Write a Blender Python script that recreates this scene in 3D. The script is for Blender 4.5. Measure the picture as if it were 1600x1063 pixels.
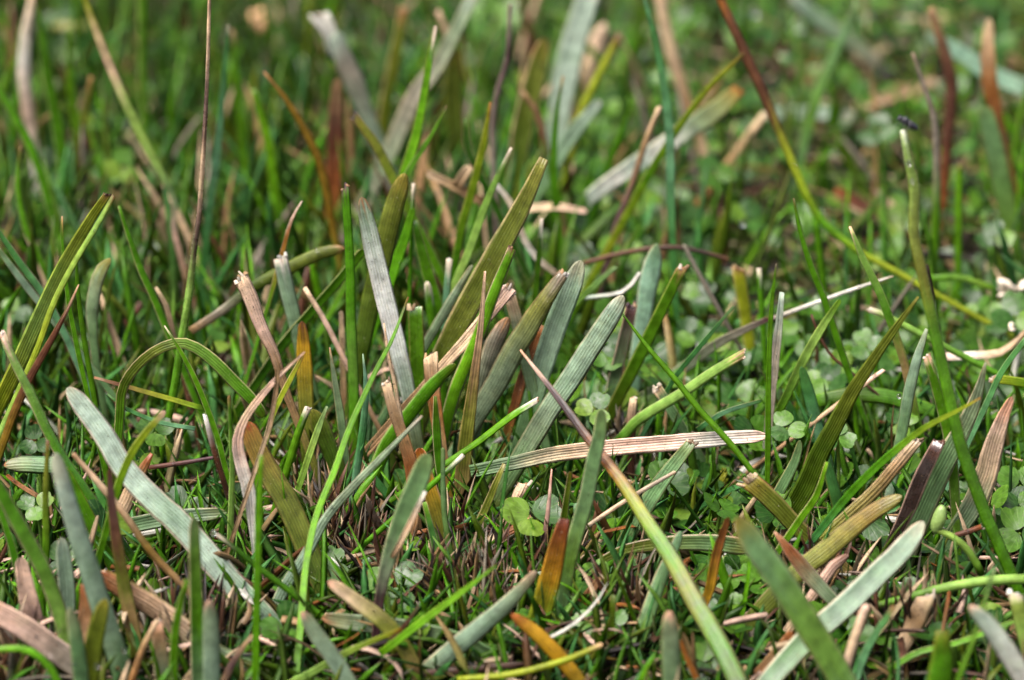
import bpy, math, random, zlib
import numpy as np
from mathutils import Vector, Matrix, noise

# ------------------------------------------------------------------ camera, world, sun, exposure
scene = bpy.context.scene
for o in list(bpy.data.objects):
    bpy.data.objects.remove(o, do_unlink=True)
col = scene.collection
PX_W, PX_H = 1600.0, 1063.0
DIST, PITCH, SPAN = 0.65, math.radians(20.0), 0.180      # metres to the tuft, tilt down, picture width at the tuft
F_PX = PX_W * DIST / SPAN
CAM_H = DIST * math.sin(PITCH)
cam_data = bpy.data.cameras.new('camera')
cam = bpy.data.objects.new('camera', cam_data)
col.objects.link(cam)
scene.camera = cam
cam.location = (0, 0, CAM_H)
cam.rotation_euler = (math.pi / 2 - PITCH, 0, 0)
cam_data.sensor_width = 36.0
cam_data.lens = 36.0 * F_PX / PX_W
cam_data.clip_start, cam_data.clip_end = 0.01, 200.0
cam_data.dof.use_dof = True
cam_data.dof.focus_distance = 0.550
cam_data.dof.aperture_fstop = 18.0

SUN_EL, SUN_SIDE = math.radians(64), math.radians(-50)   # sun behind thin cloud, high and to the left behind the camera
world = bpy.data.worlds.new('World')
scene.world = world
world.use_nodes = True
wn = world.node_tree.nodes
sky = wn.new('ShaderNodeTexSky')
sky.sky_type = 'NISHITA'
sky.sun_disc = False
sd = Vector((math.sin(SUN_SIDE) * math.cos(SUN_EL), -math.cos(SUN_SIDE) * math.cos(SUN_EL), math.sin(SUN_EL)))   # towards the sun
sky.sun_elevation = SUN_EL
sky.sun_rotation = math.atan2(sd.x, sd.y)
sky.dust_density = 8.0
sky.air_density = 0.6
sky.ozone_density = 0.3
wn['Background'].inputs['Strength'].default_value = 0.075
world.node_tree.links.new(sky.outputs[0], wn['Background'].inputs['Color'])
sun_data = bpy.data.lights.new('sun', 'SUN')
sun_data.energy = 2.0
sun_data.angle = math.radians(40)
sun_data.color = (1.0, 0.98, 0.95)
sun = bpy.data.objects.new('sun', sun_data)
col.objects.link(sun)
sun.rotation_euler = sd.to_track_quat('Z', 'Y').to_euler()
vs = scene.view_settings
vs.view_transform = 'Standard'
vs.look = 'None'
vs.gamma = 1.0
vs.use_curve_mapping = False
vs.exposure = 1.92
scene.cycles.max_bounces = 8
scene.cycles.transparent_max_bounces = 4
scene.cycles.use_denoising = True

# ------------------------------------------------------------------ helpers
C0 = np.array([0.0, 0.0, CAM_H])
RIGHT = np.array([1.0, 0, 0])
FWD = np.array([0.0, math.cos(PITCH), -math.sin(PITCH)])
UP = np.array([0.0, math.sin(PITCH), math.cos(PITCH)])

def ray(x, y):
    return FWD + RIGHT * ((x - PX_W / 2) / F_PX) + UP * ((PX_H / 2 - y) / F_PX)

def ground_y(row):                         # how far away the ground is that shows at this picture row
    d = ray(PX_W / 2, row)
    return CAM_H / -d[2] * d[1]

def at(x, y, row):                         # the point seen at (x, y), as far away as the ground of that row
    d = ray(x, y)
    return C0 + d * (ground_y(row) / d[1])

def px(p):                                 # metres per photo pixel at a point
    return float(np.dot(p - C0, FWD)) / F_PX

def ground_point(x, row):
    return at(x, row, row)

def rng_of(text):
    return random.Random(zlib.crc32(text.encode()))

ALB = 0.84
def lin(c):
    return np.array([((v / 255.0) / 12.92 if v / 255.0 <= 0.04045 else ((v / 255.0 + 0.055) / 1.055) ** 2.4) for v in c])

PAL = {k: lin(v) ** 1.22 * ALB for k, v in {
    'white': (208, 206, 198), 'pale': (164, 180, 166), 'glauc': (138, 160, 138), 'greysage': (132, 148, 120),
    'sage': (112, 144, 100), 'sageg': (108, 142, 62), 'olive': (106, 116, 38), 'yolive': (134, 136, 60), 'sheen_white': (224, 226, 222), 'moss': (84, 106, 26),  # the near-white key is reflected sheen painted into one blade's middle
    'green': (90, 138, 26), 'dkgreen': (58, 98, 20), 'bright': (106, 158, 28), 'palegreen': (148, 178, 96), 'yelgreen': (148, 158, 46),
    'teal': (112, 152, 120), 'tealg': (82, 134, 76), 'paleteal': (150, 182, 160), 'straw': (208, 184, 156), 'pinkstraw': (218, 188, 172),
    'tan': (160, 132, 98), 'ochre': (132, 108, 40), 'rust': (152, 98, 50), 'gold': (190, 150, 40), 'redbrown': (104, 70, 52),
    'dark': (52, 38, 34), 'black': (34, 22, 26), 'purple': (90, 66, 70), 'grey': (146, 138, 126)}.items()}

def link(name, mesh, mat, parent=None, loc=(0, 0, 0)):
    o = bpy.data.objects.new(name, mesh)
    if mat is not None and not mesh.materials:
        mesh.materials.append(mat)
    o.location = loc
    col.objects.link(o)
    if parent is not None:
        o.parent = parent
    return o

def empty(name, loc):
    o = bpy.data.objects.new(name, None)
    o.empty_display_size = 0.002
    o.location = loc
    col.objects.link(o)
    return o

def tag(o, label=None, cat=None, group=None, kind=None):
    if label: o['label'] = label
    if cat: o['category'] = cat
    if group: o['group'] = group
    if kind: o['kind'] = kind
    return o

def mesh_of(name, verts, faces, cols=None, uvs=None, smooth=True):
    me = bpy.data.meshes.new(name)
    me.from_pydata([tuple(v) for v in verts], [], faces)
    if smooth:
        me.polygons.foreach_set('use_smooth', np.ones(len(me.polygons), dtype=bool))
    if cols is not None:
        a = me.attributes.new('tint', 'FLOAT_COLOR', 'POINT')
        a.data.foreach_set('color', np.asarray(cols, dtype=np.float32).ravel())
    if uvs is not None:
        uv = me.uv_layers.new(name='UVMap')
        idx = np.empty(len(me.loops), dtype=np.int32)
        me.loops.foreach_get('vertex_index', idx)
        uv.data.foreach_set('uv', np.asarray(uvs, dtype=np.float32)[idx].ravel())
    me.update()
    return me

# ------------------------------------------------------------------ materials
class NT:
    def __init__(self, name):
        self.m = bpy.data.materials.new(name)
        self.m.use_nodes = True
        self.t = self.m.node_tree
        self.t.nodes.clear()
        self.out = self.n('ShaderNodeOutputMaterial')
    def n(self, kind, **kw):
        nd = self.t.nodes.new(kind)
        for k, v in kw.items():
            if k.startswith('_'):
                setattr(nd, k[1:], v)
            else:
                key = int(k[1:]) if k[0] == 'i' and k[1:].isdigit() else k
                nd.inputs[key].default_value = v
        return nd
    def l(self, a, b):
        self.t.links.new(a, b)
    def math(self, op, a, b=None, c=None):
        nd = self.n('ShaderNodeMath', _operation=op)
        for i, v in enumerate((a, b, c)):
            if v is None: continue
            if isinstance(v, (int, float)): nd.inputs[i].default_value = v
            else: self.l(v, nd.inputs[i])
        return nd.outputs[0]
    def mix(self, mode, fac, a, b):
        nd = self.n('ShaderNodeMix', _data_type='RGBA', _blend_type=mode)
        for i, v in ((0, fac), (6, a), (7, b)):
            if isinstance(v, (int, float)): nd.inputs[i].default_value = v
            elif isinstance(v, tuple): nd.inputs[i].default_value = v
            else: self.l(v, nd.inputs[i])
        return nd.outputs[2]
    def ramp(self, fac, lo, hi, a=0.0, b=1.0):
        nd = self.n('ShaderNodeMapRange')
        nd.inputs[1].default_value, nd.inputs[2].default_value, nd.inputs[3].default_value, nd.inputs[4].default_value = lo, hi, a, b
        self.l(fac, nd.inputs[0])
        return nd.outputs[0]

def blade_material(name, rough, spec, trans, vein_mm, vein_dark, speck, grain, bump=0.35, tip=0.0, coat=0.0):
    t = NT(name)
    at_ = t.n('ShaderNodeAttribute', _attribute_name='tint')
    uv = t.n('ShaderNodeUVMap', _uv_map='UVMap')
    sep = t.n('ShaderNodeSeparateXYZ'); t.l(uv.outputs[0], sep.inputs[0])
    info = t.n('ShaderNodeObjectInfo')
    rnd = info.outputs['Random']
    # wobble the veins a little along the blade
    comb = t.n('ShaderNodeCombineXYZ'); t.l(t.math('MULTIPLY', sep.outputs[0], 0.6), comb.inputs[0]); t.l(t.math('MULTIPLY', sep.outputs[1], 0.22), comb.inputs[1]); t.l(t.math('MULTIPLY', rnd, 50.0), comb.inputs[2])
    wob = t.n('ShaderNodeTexNoise', Scale=1.0, Detail=2.0); t.l(comb.outputs[0], wob.inputs['Vector'])
    u = t.math('ADD', sep.outputs[0], t.math('MULTIPLY', t.math('SUBTRACT', wob.outputs[0], 0.5), 0.25))
    vsz = t.math('MULTIPLY', u, 2 * math.pi / vein_mm)
    wave = t.math('SINE', vsz)
    fine = t.math('SINE', t.math('MULTIPLY', u, 2 * math.pi / (vein_mm * 0.37)))
    comb2 = t.n('ShaderNodeCombineXYZ'); t.l(t.math('MULTIPLY', sep.outputs[0], 5.0), comb2.inputs[0]); t.l(t.math('MULTIPLY', sep.outputs[1], 0.5), comb2.inputs[1]); t.l(t.math('MULTIPLY', rnd, 31.0), comb2.inputs[2])
    streak = t.n('ShaderNodeTexNoise', Scale=1.3, Detail=4.0, Roughness=0.65); t.l(comb2.outputs[0], streak.inputs['Vector'])
    comb4 = t.n('ShaderNodeCombineXYZ'); t.l(t.math('MULTIPLY', sep.outputs[0], 1.6), comb4.inputs[0]); t.l(t.math('MULTIPLY', sep.outputs[1], 0.35), comb4.inputs[1]); t.l(t.math('MULTIPLY', rnd, 19.0), comb4.inputs[2])
    streak0 = t.n('ShaderNodeTexNoise', Scale=1.0, Detail=2.0); t.l(comb4.outputs[0], streak0.inputs['Vector'])
    comb3 = t.n('ShaderNodeCombineXYZ'); t.l(sep.outputs[0], comb3.inputs[0]); t.l(sep.outputs[1], comb3.inputs[1]); t.l(t.math('MULTIPLY', rnd, 77.0), comb3.inputs[2])
    blot = t.n('ShaderNodeTexNoise', Scale=0.55, Detail=5.0, Roughness=0.6); t.l(comb3.outputs[0], blot.inputs['Vector'])
    big = t.n('ShaderNodeTexNoise', Scale=0.16, Detail=6.0, Roughness=0.7); t.l(comb3.outputs[0], big.inputs['Vector'])
    line = t.math('MULTIPLY', t.ramp(wave, 0.55, 1.0), t.ramp(streak0.outputs[0], 0.35, 0.62, 0.15, 1.0))
    spot = t.n('ShaderNodeTexNoise', Scale=1.15, Detail=3.0, Roughness=0.6); t.l(comb3.outputs[0], spot.inputs['Vector'])
    spk = t.n('ShaderNodeTexNoise', Scale=3.6, Detail=2.0, Roughness=0.5); t.l(comb3.outputs[0], spk.inputs['Vector'])
    c = at_.outputs['Color']
    rib = at_.outputs['Alpha']
    c = t.mix('MULTIPLY', t.math('MULTIPLY', t.math('MULTIPLY', line, rib), vein_dark), c, (0.30, 0.36, 0.16, 1))
    c = t.mix('MIX', t.math('MULTIPLY', t.ramp(streak.outputs[0], 0.55, 0.80), min(1.0, grain * 2.5)), c, t.mix('MULTIPLY', 1.0, c, (1.7, 1.4, 1.05, 1)))
    c = t.mix('MULTIPLY', t.math('MULTIPLY', t.ramp(streak.outputs[0], 0.46, 0.25), grain), c, (0.42, 0.40, 0.24, 1))
    c = t.mix('MULTIPLY', t.math('MULTIPLY', t.ramp(big.outputs[0], 0.54, 0.74), 0.28), c, (0.95, 0.66, 0.42, 1))
    c = t.mix('MULTIPLY', t.math('MULTIPLY', t.ramp(big.outputs[0], 0.46, 0.30), 0.35), c, (0.60, 0.85, 0.50, 1))
    if tip:                                                 # blade ends wither: brown starts at the tip and runs down unevenly
        run = t.math('ADD', sep.outputs[1], t.math('MULTIPLY', t.math('SUBTRACT', streak.outputs[0], 0.5), 9.0))
        far = t.math('MULTIPLY', t.math('FRACT', t.math('MULTIPLY', rnd, 7.3)), 4.0)
        wither = t.ramp(t.math('SUBTRACT', run, far), -1.2, 1.2, 1.0, 0.0)
        c = t.mix('MIX', t.math('MULTIPLY', wither, tip), c, t.mix('MULTIPLY', 1.0, c, (1.25, 0.74, 0.5, 1)))
    hv = t.n('ShaderNodeHueSaturation')
    t.l(c, hv.inputs['Color'])
    t.l(t.ramp(blot.outputs[0], 0.32, 0.68, 0.66, 1.30), hv.inputs['Value'])
    t.l(t.ramp(rnd, 0, 1, 0.492, 0.508), hv.inputs['Hue'])
    c = hv.outputs[0]
    c = t.mix('MIX', t.math('MULTIPLY', t.ramp(spot.outputs[0], 0.68, 0.74), 0.65 * speck), c, (0.10, 0.055, 0.022, 1))
    c = t.mix('MIX', t.math('MULTIPLY', t.ramp(spk.outputs[0], 0.665, 0.71), speck), c, (0.035, 0.025, 0.015, 1))
    c = t.mix('MIX', t.math('MULTIPLY', t.ramp(spk.outputs[0], 0.29, 0.26), speck * 0.5), c, (0.55, 0.52, 0.40, 1))
    b = t.n('ShaderNodeBump', Strength=bump, Distance=0.00012)
    h = t.math('ADD', t.math('MULTIPLY', t.math('MULTIPLY', wave, rib), -0.7), t.math('MULTIPLY', streak.outputs[0], 1.1))
    h = t.math('ADD', h, t.math('MULTIPLY', t.math('MULTIPLY', fine, rib), 0.18))
    h = t.math('ADD', h, t.math('MULTIPLY', spk.outputs[0], 0.5))
    t.l(h, b.inputs['Height'])
    p = t.n('ShaderNodeBsdfPrincipled', Roughness=rough)
    p.inputs['Specular IOR Level'].default_value = spec
    p.inputs['Coat Weight'].default_value = coat
    p.inputs['Coat Roughness'].default_value = 0.12
    t.l(t.ramp(blot.outputs[0], 0.3, 0.7, rough - 0.1, rough + 0.12), p.inputs['Roughness'])
    t.l(c, p.inputs['Base Color']); t.l(b.outputs[0], p.inputs['Normal'])
    tr = t.n('ShaderNodeBsdfTranslucent')
    t.l(t.mix('MULTIPLY', 1.0, c, (1.0, 1.05, 0.55, 1)), tr.inputs['Color'])
    t.l(b.outputs[0], tr.inputs['Normal'])
    ms = t.n('ShaderNodeMixShader', i0=trans)
    t.l(p.outputs[0], ms.inputs[1]); t.l(tr.outputs[0], ms.inputs[2]); t.l(ms.outputs[0], t.out.inputs[0])
    return t.m

M_RIB = blade_material('ribbed_blade', 0.42, 0.42, 0.15, 0.42, 0.78, 0.9, 0.22, bump=0.30, tip=0.5)
M_SMOOTH = blade_material('smooth_blade', 0.42, 0.18, 0.22, 0.36, 0.5, 0.5, 0.2, bump=0.35, coat=0.03, tip=0.35)
M_GLOSS = blade_material('wet_blade', 0.25, 0.6, 0.15, 0.5, 0.6, 0.6, 0.4, bump=0.5, coat=0.5)
M_DRY = blade_material('dry_blade', 0.55, 0.35, 0.12, 0.40, 0.22, 1.0, 0.45, bump=0.5)

def leaf_material():
    t = NT('clover_leaf')
    uv = t.n('ShaderNodeUVMap', _uv_map='UVMap')
    info = t.n('ShaderNodeObjectInfo')
    geo = t.n('ShaderNodeNewGeometry')
    rnd = t.math('FRACT', t.math('ADD', info.outputs['Random'], t.math('MULTIPLY', geo.outputs['Random Per Island'], 3.7)))
    cr = t.n('ShaderNodeValToRGB')
    e = cr.color_ramp.elements
    stops = [(0.0, (40, 88, 18)), (0.35, (62, 112, 24)), (0.65, (90, 138, 32)), (0.9, (112, 156, 40)), (1.0, (128, 156, 46))]
    e[0].position, e[1].position = 0.0, 1.0
    for p_, c_ in stops[1:-1]: e.new(p_)
    for el, (p_, c_) in zip(cr.color_ramp.elements, stops):
        el.position = p_; v = lin(c_) ** 1.18 * 0.56; el.color = (v[0], v[1], v[2], 1)
    t.l(rnd, cr.inputs[0])
    sep = t.n('ShaderNodeSeparateXYZ'); t.l(uv.outputs[0], sep.inputs[0])
    ang = t.math('ARCTAN2', sep.outputs[1], t.math('ADD', sep.outputs[0], 1.0))
    vein = t.ramp(t.math('SINE', t.math('MULTIPLY', ang, 22.0)), 0.7, 1.0)
    off = t.n('ShaderNodeVectorMath', _operation='ADD'); t.l(uv.outputs[0], off.inputs[0])
    cb = t.n('ShaderNodeCombineXYZ'); t.l(t.math('MULTIPLY', rnd, 40.0), cb.inputs[2]); t.l(cb.outputs[0], off.inputs[1])
    nz = t.n('ShaderNodeTexNoise', Scale=2.2, Detail=4.0); t.l(off.outputs[0], nz.inputs['Vector'])
    sp = t.n('ShaderNodeTexNoise', Scale=6.0, Detail=1.0); t.l(off.outputs[0], sp.inputs['Vector'])
    c = t.mix('MIX', t.math('MULTIPLY', vein, 0.10), cr.outputs[0], (0.30, 0.42, 0.14, 1))
    hv = t.n('ShaderNodeHueSaturation'); t.l(c, hv.inputs['Color']); t.l(t.ramp(nz.outputs[0], 0.3, 0.7, 0.7, 1.3), hv.inputs['Value'])
    c = t.mix('MIX', t.math('MULTIPLY', t.ramp(sp.outputs[0], 0.70, 0.75), 0.8), hv.outputs[0], (0.05, 0.035, 0.02, 1))
    b = t.n('ShaderNodeBump', Strength=0.35, Distance=0.0002)
    t.l(t.math('ADD', nz.outputs[0], t.math('MULTIPLY', vein, -0.12)), b.inputs['Height'])
    p = t.n('ShaderNodeBsdfPrincipled', Roughness=0.34)
    p.inputs['Specular IOR Level'].default_value = 0.4
    t.l(t.ramp(nz.outputs[0], 0.35, 0.65, 0.28, 0.55), p.inputs['Roughness'])
    t.l(c, p.inputs['Base Color']); t.l(b.outputs[0], p.inputs['Normal'])
    tr = t.n('ShaderNodeBsdfTranslucent'); t.l(t.mix('MULTIPLY', 1.0, c, (1.1, 1.1, 0.5, 1)), tr.inputs['Color'])
    ms = t.n('ShaderNodeMixShader', i0=0.3)
    t.l(p.outputs[0], ms.inputs[1]); t.l(tr.outputs[0], ms.inputs[2]); t.l(ms.outputs[0], t.out.inputs[0])
    return t.m
M_LEAF = leaf_material()

def soil_material():
    t = NT('dark_soil')
    tc = t.n('ShaderNodeTexCoord')
    n1 = t.n('ShaderNodeTexNoise', Scale=60.0, Detail=6.0); t.l(tc.outputs['Object'], n1.inputs['Vector'])
    n2 = t.n('ShaderNodeTexNoise', Scale=700.0, Detail=6.0, Roughness=0.7); t.l(tc.outputs['Object'], n2.inputs['Vector'])
    c = t.mix('MIX', t.ramp(n2.outputs[0], 0.35, 0.7), (0.018, 0.012, 0.008, 1), (0.10, 0.065, 0.038, 1))
    c = t.mix('MIX', t.ramp(n1.outputs[0], 0.48, 0.62), c, (0.028, 0.05, 0.012, 1))
    b = t.n('ShaderNodeBump', Strength=0.8, Distance=0.001); t.l(n2.outputs[0], b.inputs['Height'])
    p = t.n('ShaderNodeBsdfPrincipled', Roughness=0.6)
    t.l(c, p.inputs['Base Color']); t.l(b.outputs[0], p.inputs['Normal']); t.l(p.outputs[0], t.out.inputs[0])
    return t.m
M_SOIL = soil_material()

def plain_material(name, c, rough=0.5, var=0.25, scale=900.0, spec=0.5):
    t = NT(name)
    tc = t.n('ShaderNodeTexCoord')
    n1 = t.n('ShaderNodeTexNoise', Scale=scale, Detail=5.0); t.l(tc.outputs['Object'], n1.inputs['Vector'])
    hv = t.n('ShaderNodeHueSaturation', Color=(*c, 1)); t.l(t.ramp(n1.outputs[0], 0.3, 0.7, 1 - var, 1 + var), hv.inputs['Value'])
    b = t.n('ShaderNodeBump', Strength=0.6, Distance=0.0003); t.l(n1.outputs[0], b.inputs['Height'])
    p = t.n('ShaderNodeBsdfPrincipled', Roughness=rough)
    p.inputs['Specular IOR Level'].default_value = spec
    t.l(hv.outputs[0], p.inputs['Base Color']); t.l(b.outputs[0], p.inputs['Normal']); t.l(p.outputs[0], t.out.inputs[0])
    return t.m

def water_material():
    t = NT('dew_water')
    p = t.n('ShaderNodeBsdfPrincipled', Roughness=0.02, IOR=1.33)
    p.inputs['Transmission Weight'].default_value = 1.0
    t.l(p.outputs[0], t.out.inputs[0])
    return t.m
M_WATER = water_material()

# ------------------------------------------------------------------ the ground
def height(x, y):
    return 0.0022 * noise.noise(Vector((x * 55, y * 55, 3.1))) + 0.0010 * noise.noise(Vector((x * 190, y * 190, 7.7))) - 0.0025

def axis(lo, hi, step, far, n):
    core = list(np.arange(lo, hi + step / 2, step))
    grow = [(far) * (k / n) ** 3 for k in range(1, n + 1)]
    return [lo - g for g in reversed(grow)] + core + [core[-1] + g for g in grow]
gx = axis(-0.26, 0.26, 0.0035, 40.0, 12)
gy = axis(0.30, 1.40, 0.0045, 40.0, 12)
verts = [(x, y, height(x, y) if abs(x) < 0.5 and 0 < y < 2 else -0.0025) for y in gy for x in gx]
nx = len(gx)
faces = [(j * nx + i, j * nx + i + 1, (j + 1) * nx + i + 1, (j + 1) * nx + i) for j in range(len(gy) - 1) for i in range(nx - 1)]
soil = link('ground', mesh_of('ground', verts, faces), M_SOIL)
tag(soil, 'dark damp soil showing between the grass blades', None, None, 'structure')

# ------------------------------------------------------------------ blade builder
def catmull(pts, n_per):
    P = [2 * pts[0] - pts[1]] + list(pts) + [2 * pts[-1] - pts[-2]]
    out = []
    for i in range(1, len(P) - 2):
        for k in range(n_per):
            t = k / n_per
            a, b, c, d = P[i - 1], P[i], P[i + 1], P[i + 2]
            out.append(0.5 * (2 * b + (c - a) * t + (2 * a - 5 * b + 4 * c - d) * t * t + (3 * b - a - 3 * c + d) * t ** 3))
    out.append(P[-2])
    return np.array(out)

def unit(v):
    n = np.linalg.norm(v, axis=-1, keepdims=True)
    return v / np.maximum(n, 1e-12)

ROUND = {'O', 'Q'}
def blade_mesh(name, P, W, rows_tint, shape, tip, rng, ribs, view=None, K=9, roll=None, first=1.0):
    """P: centre line tip->base (world), W: full widths in metres along it, rows_tint: colours along it"""
    n0 = len(P)
    seg = np.linalg.norm(np.diff(P, axis=0), axis=1)
    S = np.concatenate([[0], np.cumsum(seg)])
    L = S[-1]
    wt = float(np.interp(min(0.06 * L, L), S, W)) if tip != 'p' else W[0]
    cap = {'r': 1.15 * max(wt, W[min(2, n0 - 1)]), 'b': 0.6 * wt, 'p': 0.0, 'c': 0.0}[tip]
    cap = min(cap, 0.45 * L)
    samp = []
    if cap > 0:
        samp += [cap * f for f in (0.0, 0.015, 0.06, 0.14, 0.26, 0.42, 0.64)]
        start = cap
    else:
        start = 0.0
    m = int(min(34, max(6, (L - start) / 0.0016)))
    samp += list(start + (L - start) * np.linspace(0, 1, m))
    s = np.array(samp)
    Q = np.stack([np.interp(s, S, P[:, k]) for k in range(3)], 1)
    w = np.interp(s, S, W)
    if cap > 0:
        f = np.clip(s / cap, 0, 1)
        w = w * np.sqrt(np.maximum(1 - (1 - f) ** 2, 0.0))
        w[0] = 0.02 * wt
    T = unit(np.gradient(Q, axis=0) + 1e-9)
    V = unit(Q - C0) if view is None else np.tile(view, (len(Q), 1))
    Sd = unit(np.cross(T, V))
    N = unit(np.cross(Sd, T))
    flip = np.sign(-(N * V).sum(1)); flip[flip == 0] = 1
    N = N * flip[:, None]
    a0 = rng.uniform(-0.38, 0.38) if roll is None else roll
    tw = rng.uniform(-0.35, 0.35)
    ang = a0 + tw * (s / L - 0.5)
    if shape in ROUND: ang = ang * 0
    Sd2 = Sd * np.cos(ang)[:, None] + N * np.sin(ang)[:, None]
    N2 = N * np.cos(ang)[:, None] - Sd * np.sin(ang)[:, None]
    hw = 0.47 * w / np.cos(ang)
    verts, uvs, cols = [], [], []
    nt = len(rows_tint)
    pos = np.linspace(0, 1, nt)
    if nt > 2:
        pos[1] *= first
    tintL = np.array(rows_tint)
    sgn = 1 if rng.random() < 0.6 else -1
    fold = sgn * (rng.uniform(0.10, 0.30) if shape != 'D' else rng.uniform(0.2, 0.45))
    if shape in ROUND:
        cs = [(math.cos(2 * math.pi * k / 10), math.sin(2 * math.pi * k / 10)) for k in range(10)]
    else:
        us = np.linspace(-1, 1, K)
        thick = 0.16 if shape == 'S' else 0.10
        cs = [(u, fold * (u * u - 0.4) + thick * (1 - u ** 4) + (0.018 * math.cos(u * 9.5) if ribs else 0)) for u in us]
        cs += [(u, fold * (u * u - 0.4) - thick * (1 - u ** 4)) for u in us[-2:0:-1]]
    R = len(cs)
    edge = rng.choice([0, 0.25, 0.45, 0.6]) if shape in 'RS' else 0.0
    edge_c = PAL[rng.choice(['straw', 'yolive', 'tan', 'pinkstraw'])]
    ph = rng.uniform(0, 100)
    for i in range(len(s)):
        wav = 0.0
        for (u, nn) in cs:
            jag = 1.0
            crk = 0.0
            if shape == 'D':
                jag = 1 + 0.10 * noise.noise(Vector((s[i] * 900, (1 if u > 0 else 5) + ph, 0)))
                crk = 0.22 * noise.noise(Vector((s[i] * 350, u * 1.2 + ph, 4.0)))
            elif shape in ('R', 'S'):
                jag = 1 + 0.035 * noise.noise(Vector((s[i] * 700, (1 if u > 0 else 5) + ph, 0)))
                crk = 0.05 * noise.noise(Vector((s[i] * 260, u * 0.8 + ph, 4.0)))
            verts.append(Q[i] + Sd2[i] * (u * hw[i] * jag) + N2[i] * ((nn + crk) * hw[i]))
            uvs.append((u * hw[i] * 1000, s[i] * 1000))
            q = s[i] / L + 0.07 * noise.noise(Vector((u * 2.3 + ph, s[i] * 150, 9)))
            q = min(max(q, 0), 1)
            c = np.array([np.interp(q, pos, tintL[:, k]) for k in range(3)])
            if abs(u) > 0.99 and edge > 0:
                c = c * (1 - edge) + edge_c * edge
            cols.append((c[0], c[1], c[2], ribs))
    if tip == 'c' and shape != 'O':
        skew = rng.uniform(-0.7, 0.7)
        for k, (u, nn) in enumerate(cs):
            verts[k] = verts[k] - T[0] * hw[0] * (skew * u + 0.35 * noise.noise(Vector((u * 3.1 + ph, 2.0, 1.0))))
    else:
        skew = 0.0
    faces = []
    for i in range(len(s) - 1):
        for k in range(R):
            a, b = i * R + k, i * R + (k + 1) % R
            faces.append((a, b, b + R, a + R))
    faces.append(tuple(range(R - 1, -1, -1)))
    faces.append(tuple((len(s) - 1) * R + k for k in range(R)))
    return verts, faces, cols, uvs, (Q[0], T[0], Sd2[0], N2[0], hw[0], skew)

def solid(name, data, mat, origin):
    verts, faces, cols, uvs, _ = data
    o = np.array(origin)
    return mesh_of(name, [v - o for v in verts], faces, cols, uvs)

def frayed(name, frame, tint, rng, round_=False):
    """torn fibres standing on the cut end of a blade: tapering splinters of unequal length"""
    q, t, sd, nn, hw, skew = frame
    n = max(4, int(hw * 2 / 0.00042))
    verts, faces, cols, uvs = [], [], [], []
    for k in range(n):
        u = -1 + 2 * (k + 0.5) / n
        if round_:
            a = 2 * math.pi * k / n
            base = q + sd * math.cos(a) * hw * 0.85 + nn * math.sin(a) * hw * 0.85
        else:
            base = q + sd * u * hw * 0.95 - t * hw * skew * u
        if rng.random() < 0.3: continue
        ln = rng.uniform(0.1, 0.8) ** 2 * min(hw, 0.0016) + 0.00012
        wd = hw / n * rng.uniform(1.1, 1.9)
        lean = sd * rng.uniform(-0.7, 0.7) * ln + nn * rng.uniform(-0.9, 0.9) * ln
        b0 = len(verts)
        for (a, b) in ((-1, -1), (1, -1), (1, 1), (-1, 1)):
            verts.append(base + t * ln * 0.5 + sd * a * wd + nn * b * wd * 0.5)
        for (a, b) in ((-1, -1), (1, -1), (1, 1), (-1, 1)):
            verts.append(base - t * ln + lean + sd * a * wd * rng.uniform(0.3, 0.8) + nn * b * wd * 0.2)
        for j in range(4):
            faces.append((b0 + j, b0 + (j + 1) % 4, b0 + 4 + (j + 1) % 4, b0 + 4 + j))
        faces.append((b0 + 4, b0 + 5, b0 + 6, b0 + 7))
        f = rng.uniform(0.45, 1.05)
        br = PAL['tan'] if rng.random() < 0.4 else tint
        cols += [(br[0] * f, br[1] * f, br[2] * f, 0.2)] * 8
        uvs += [(u * hw * 1000, 0)] * 8
    return verts, faces, cols, uvs, None

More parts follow.
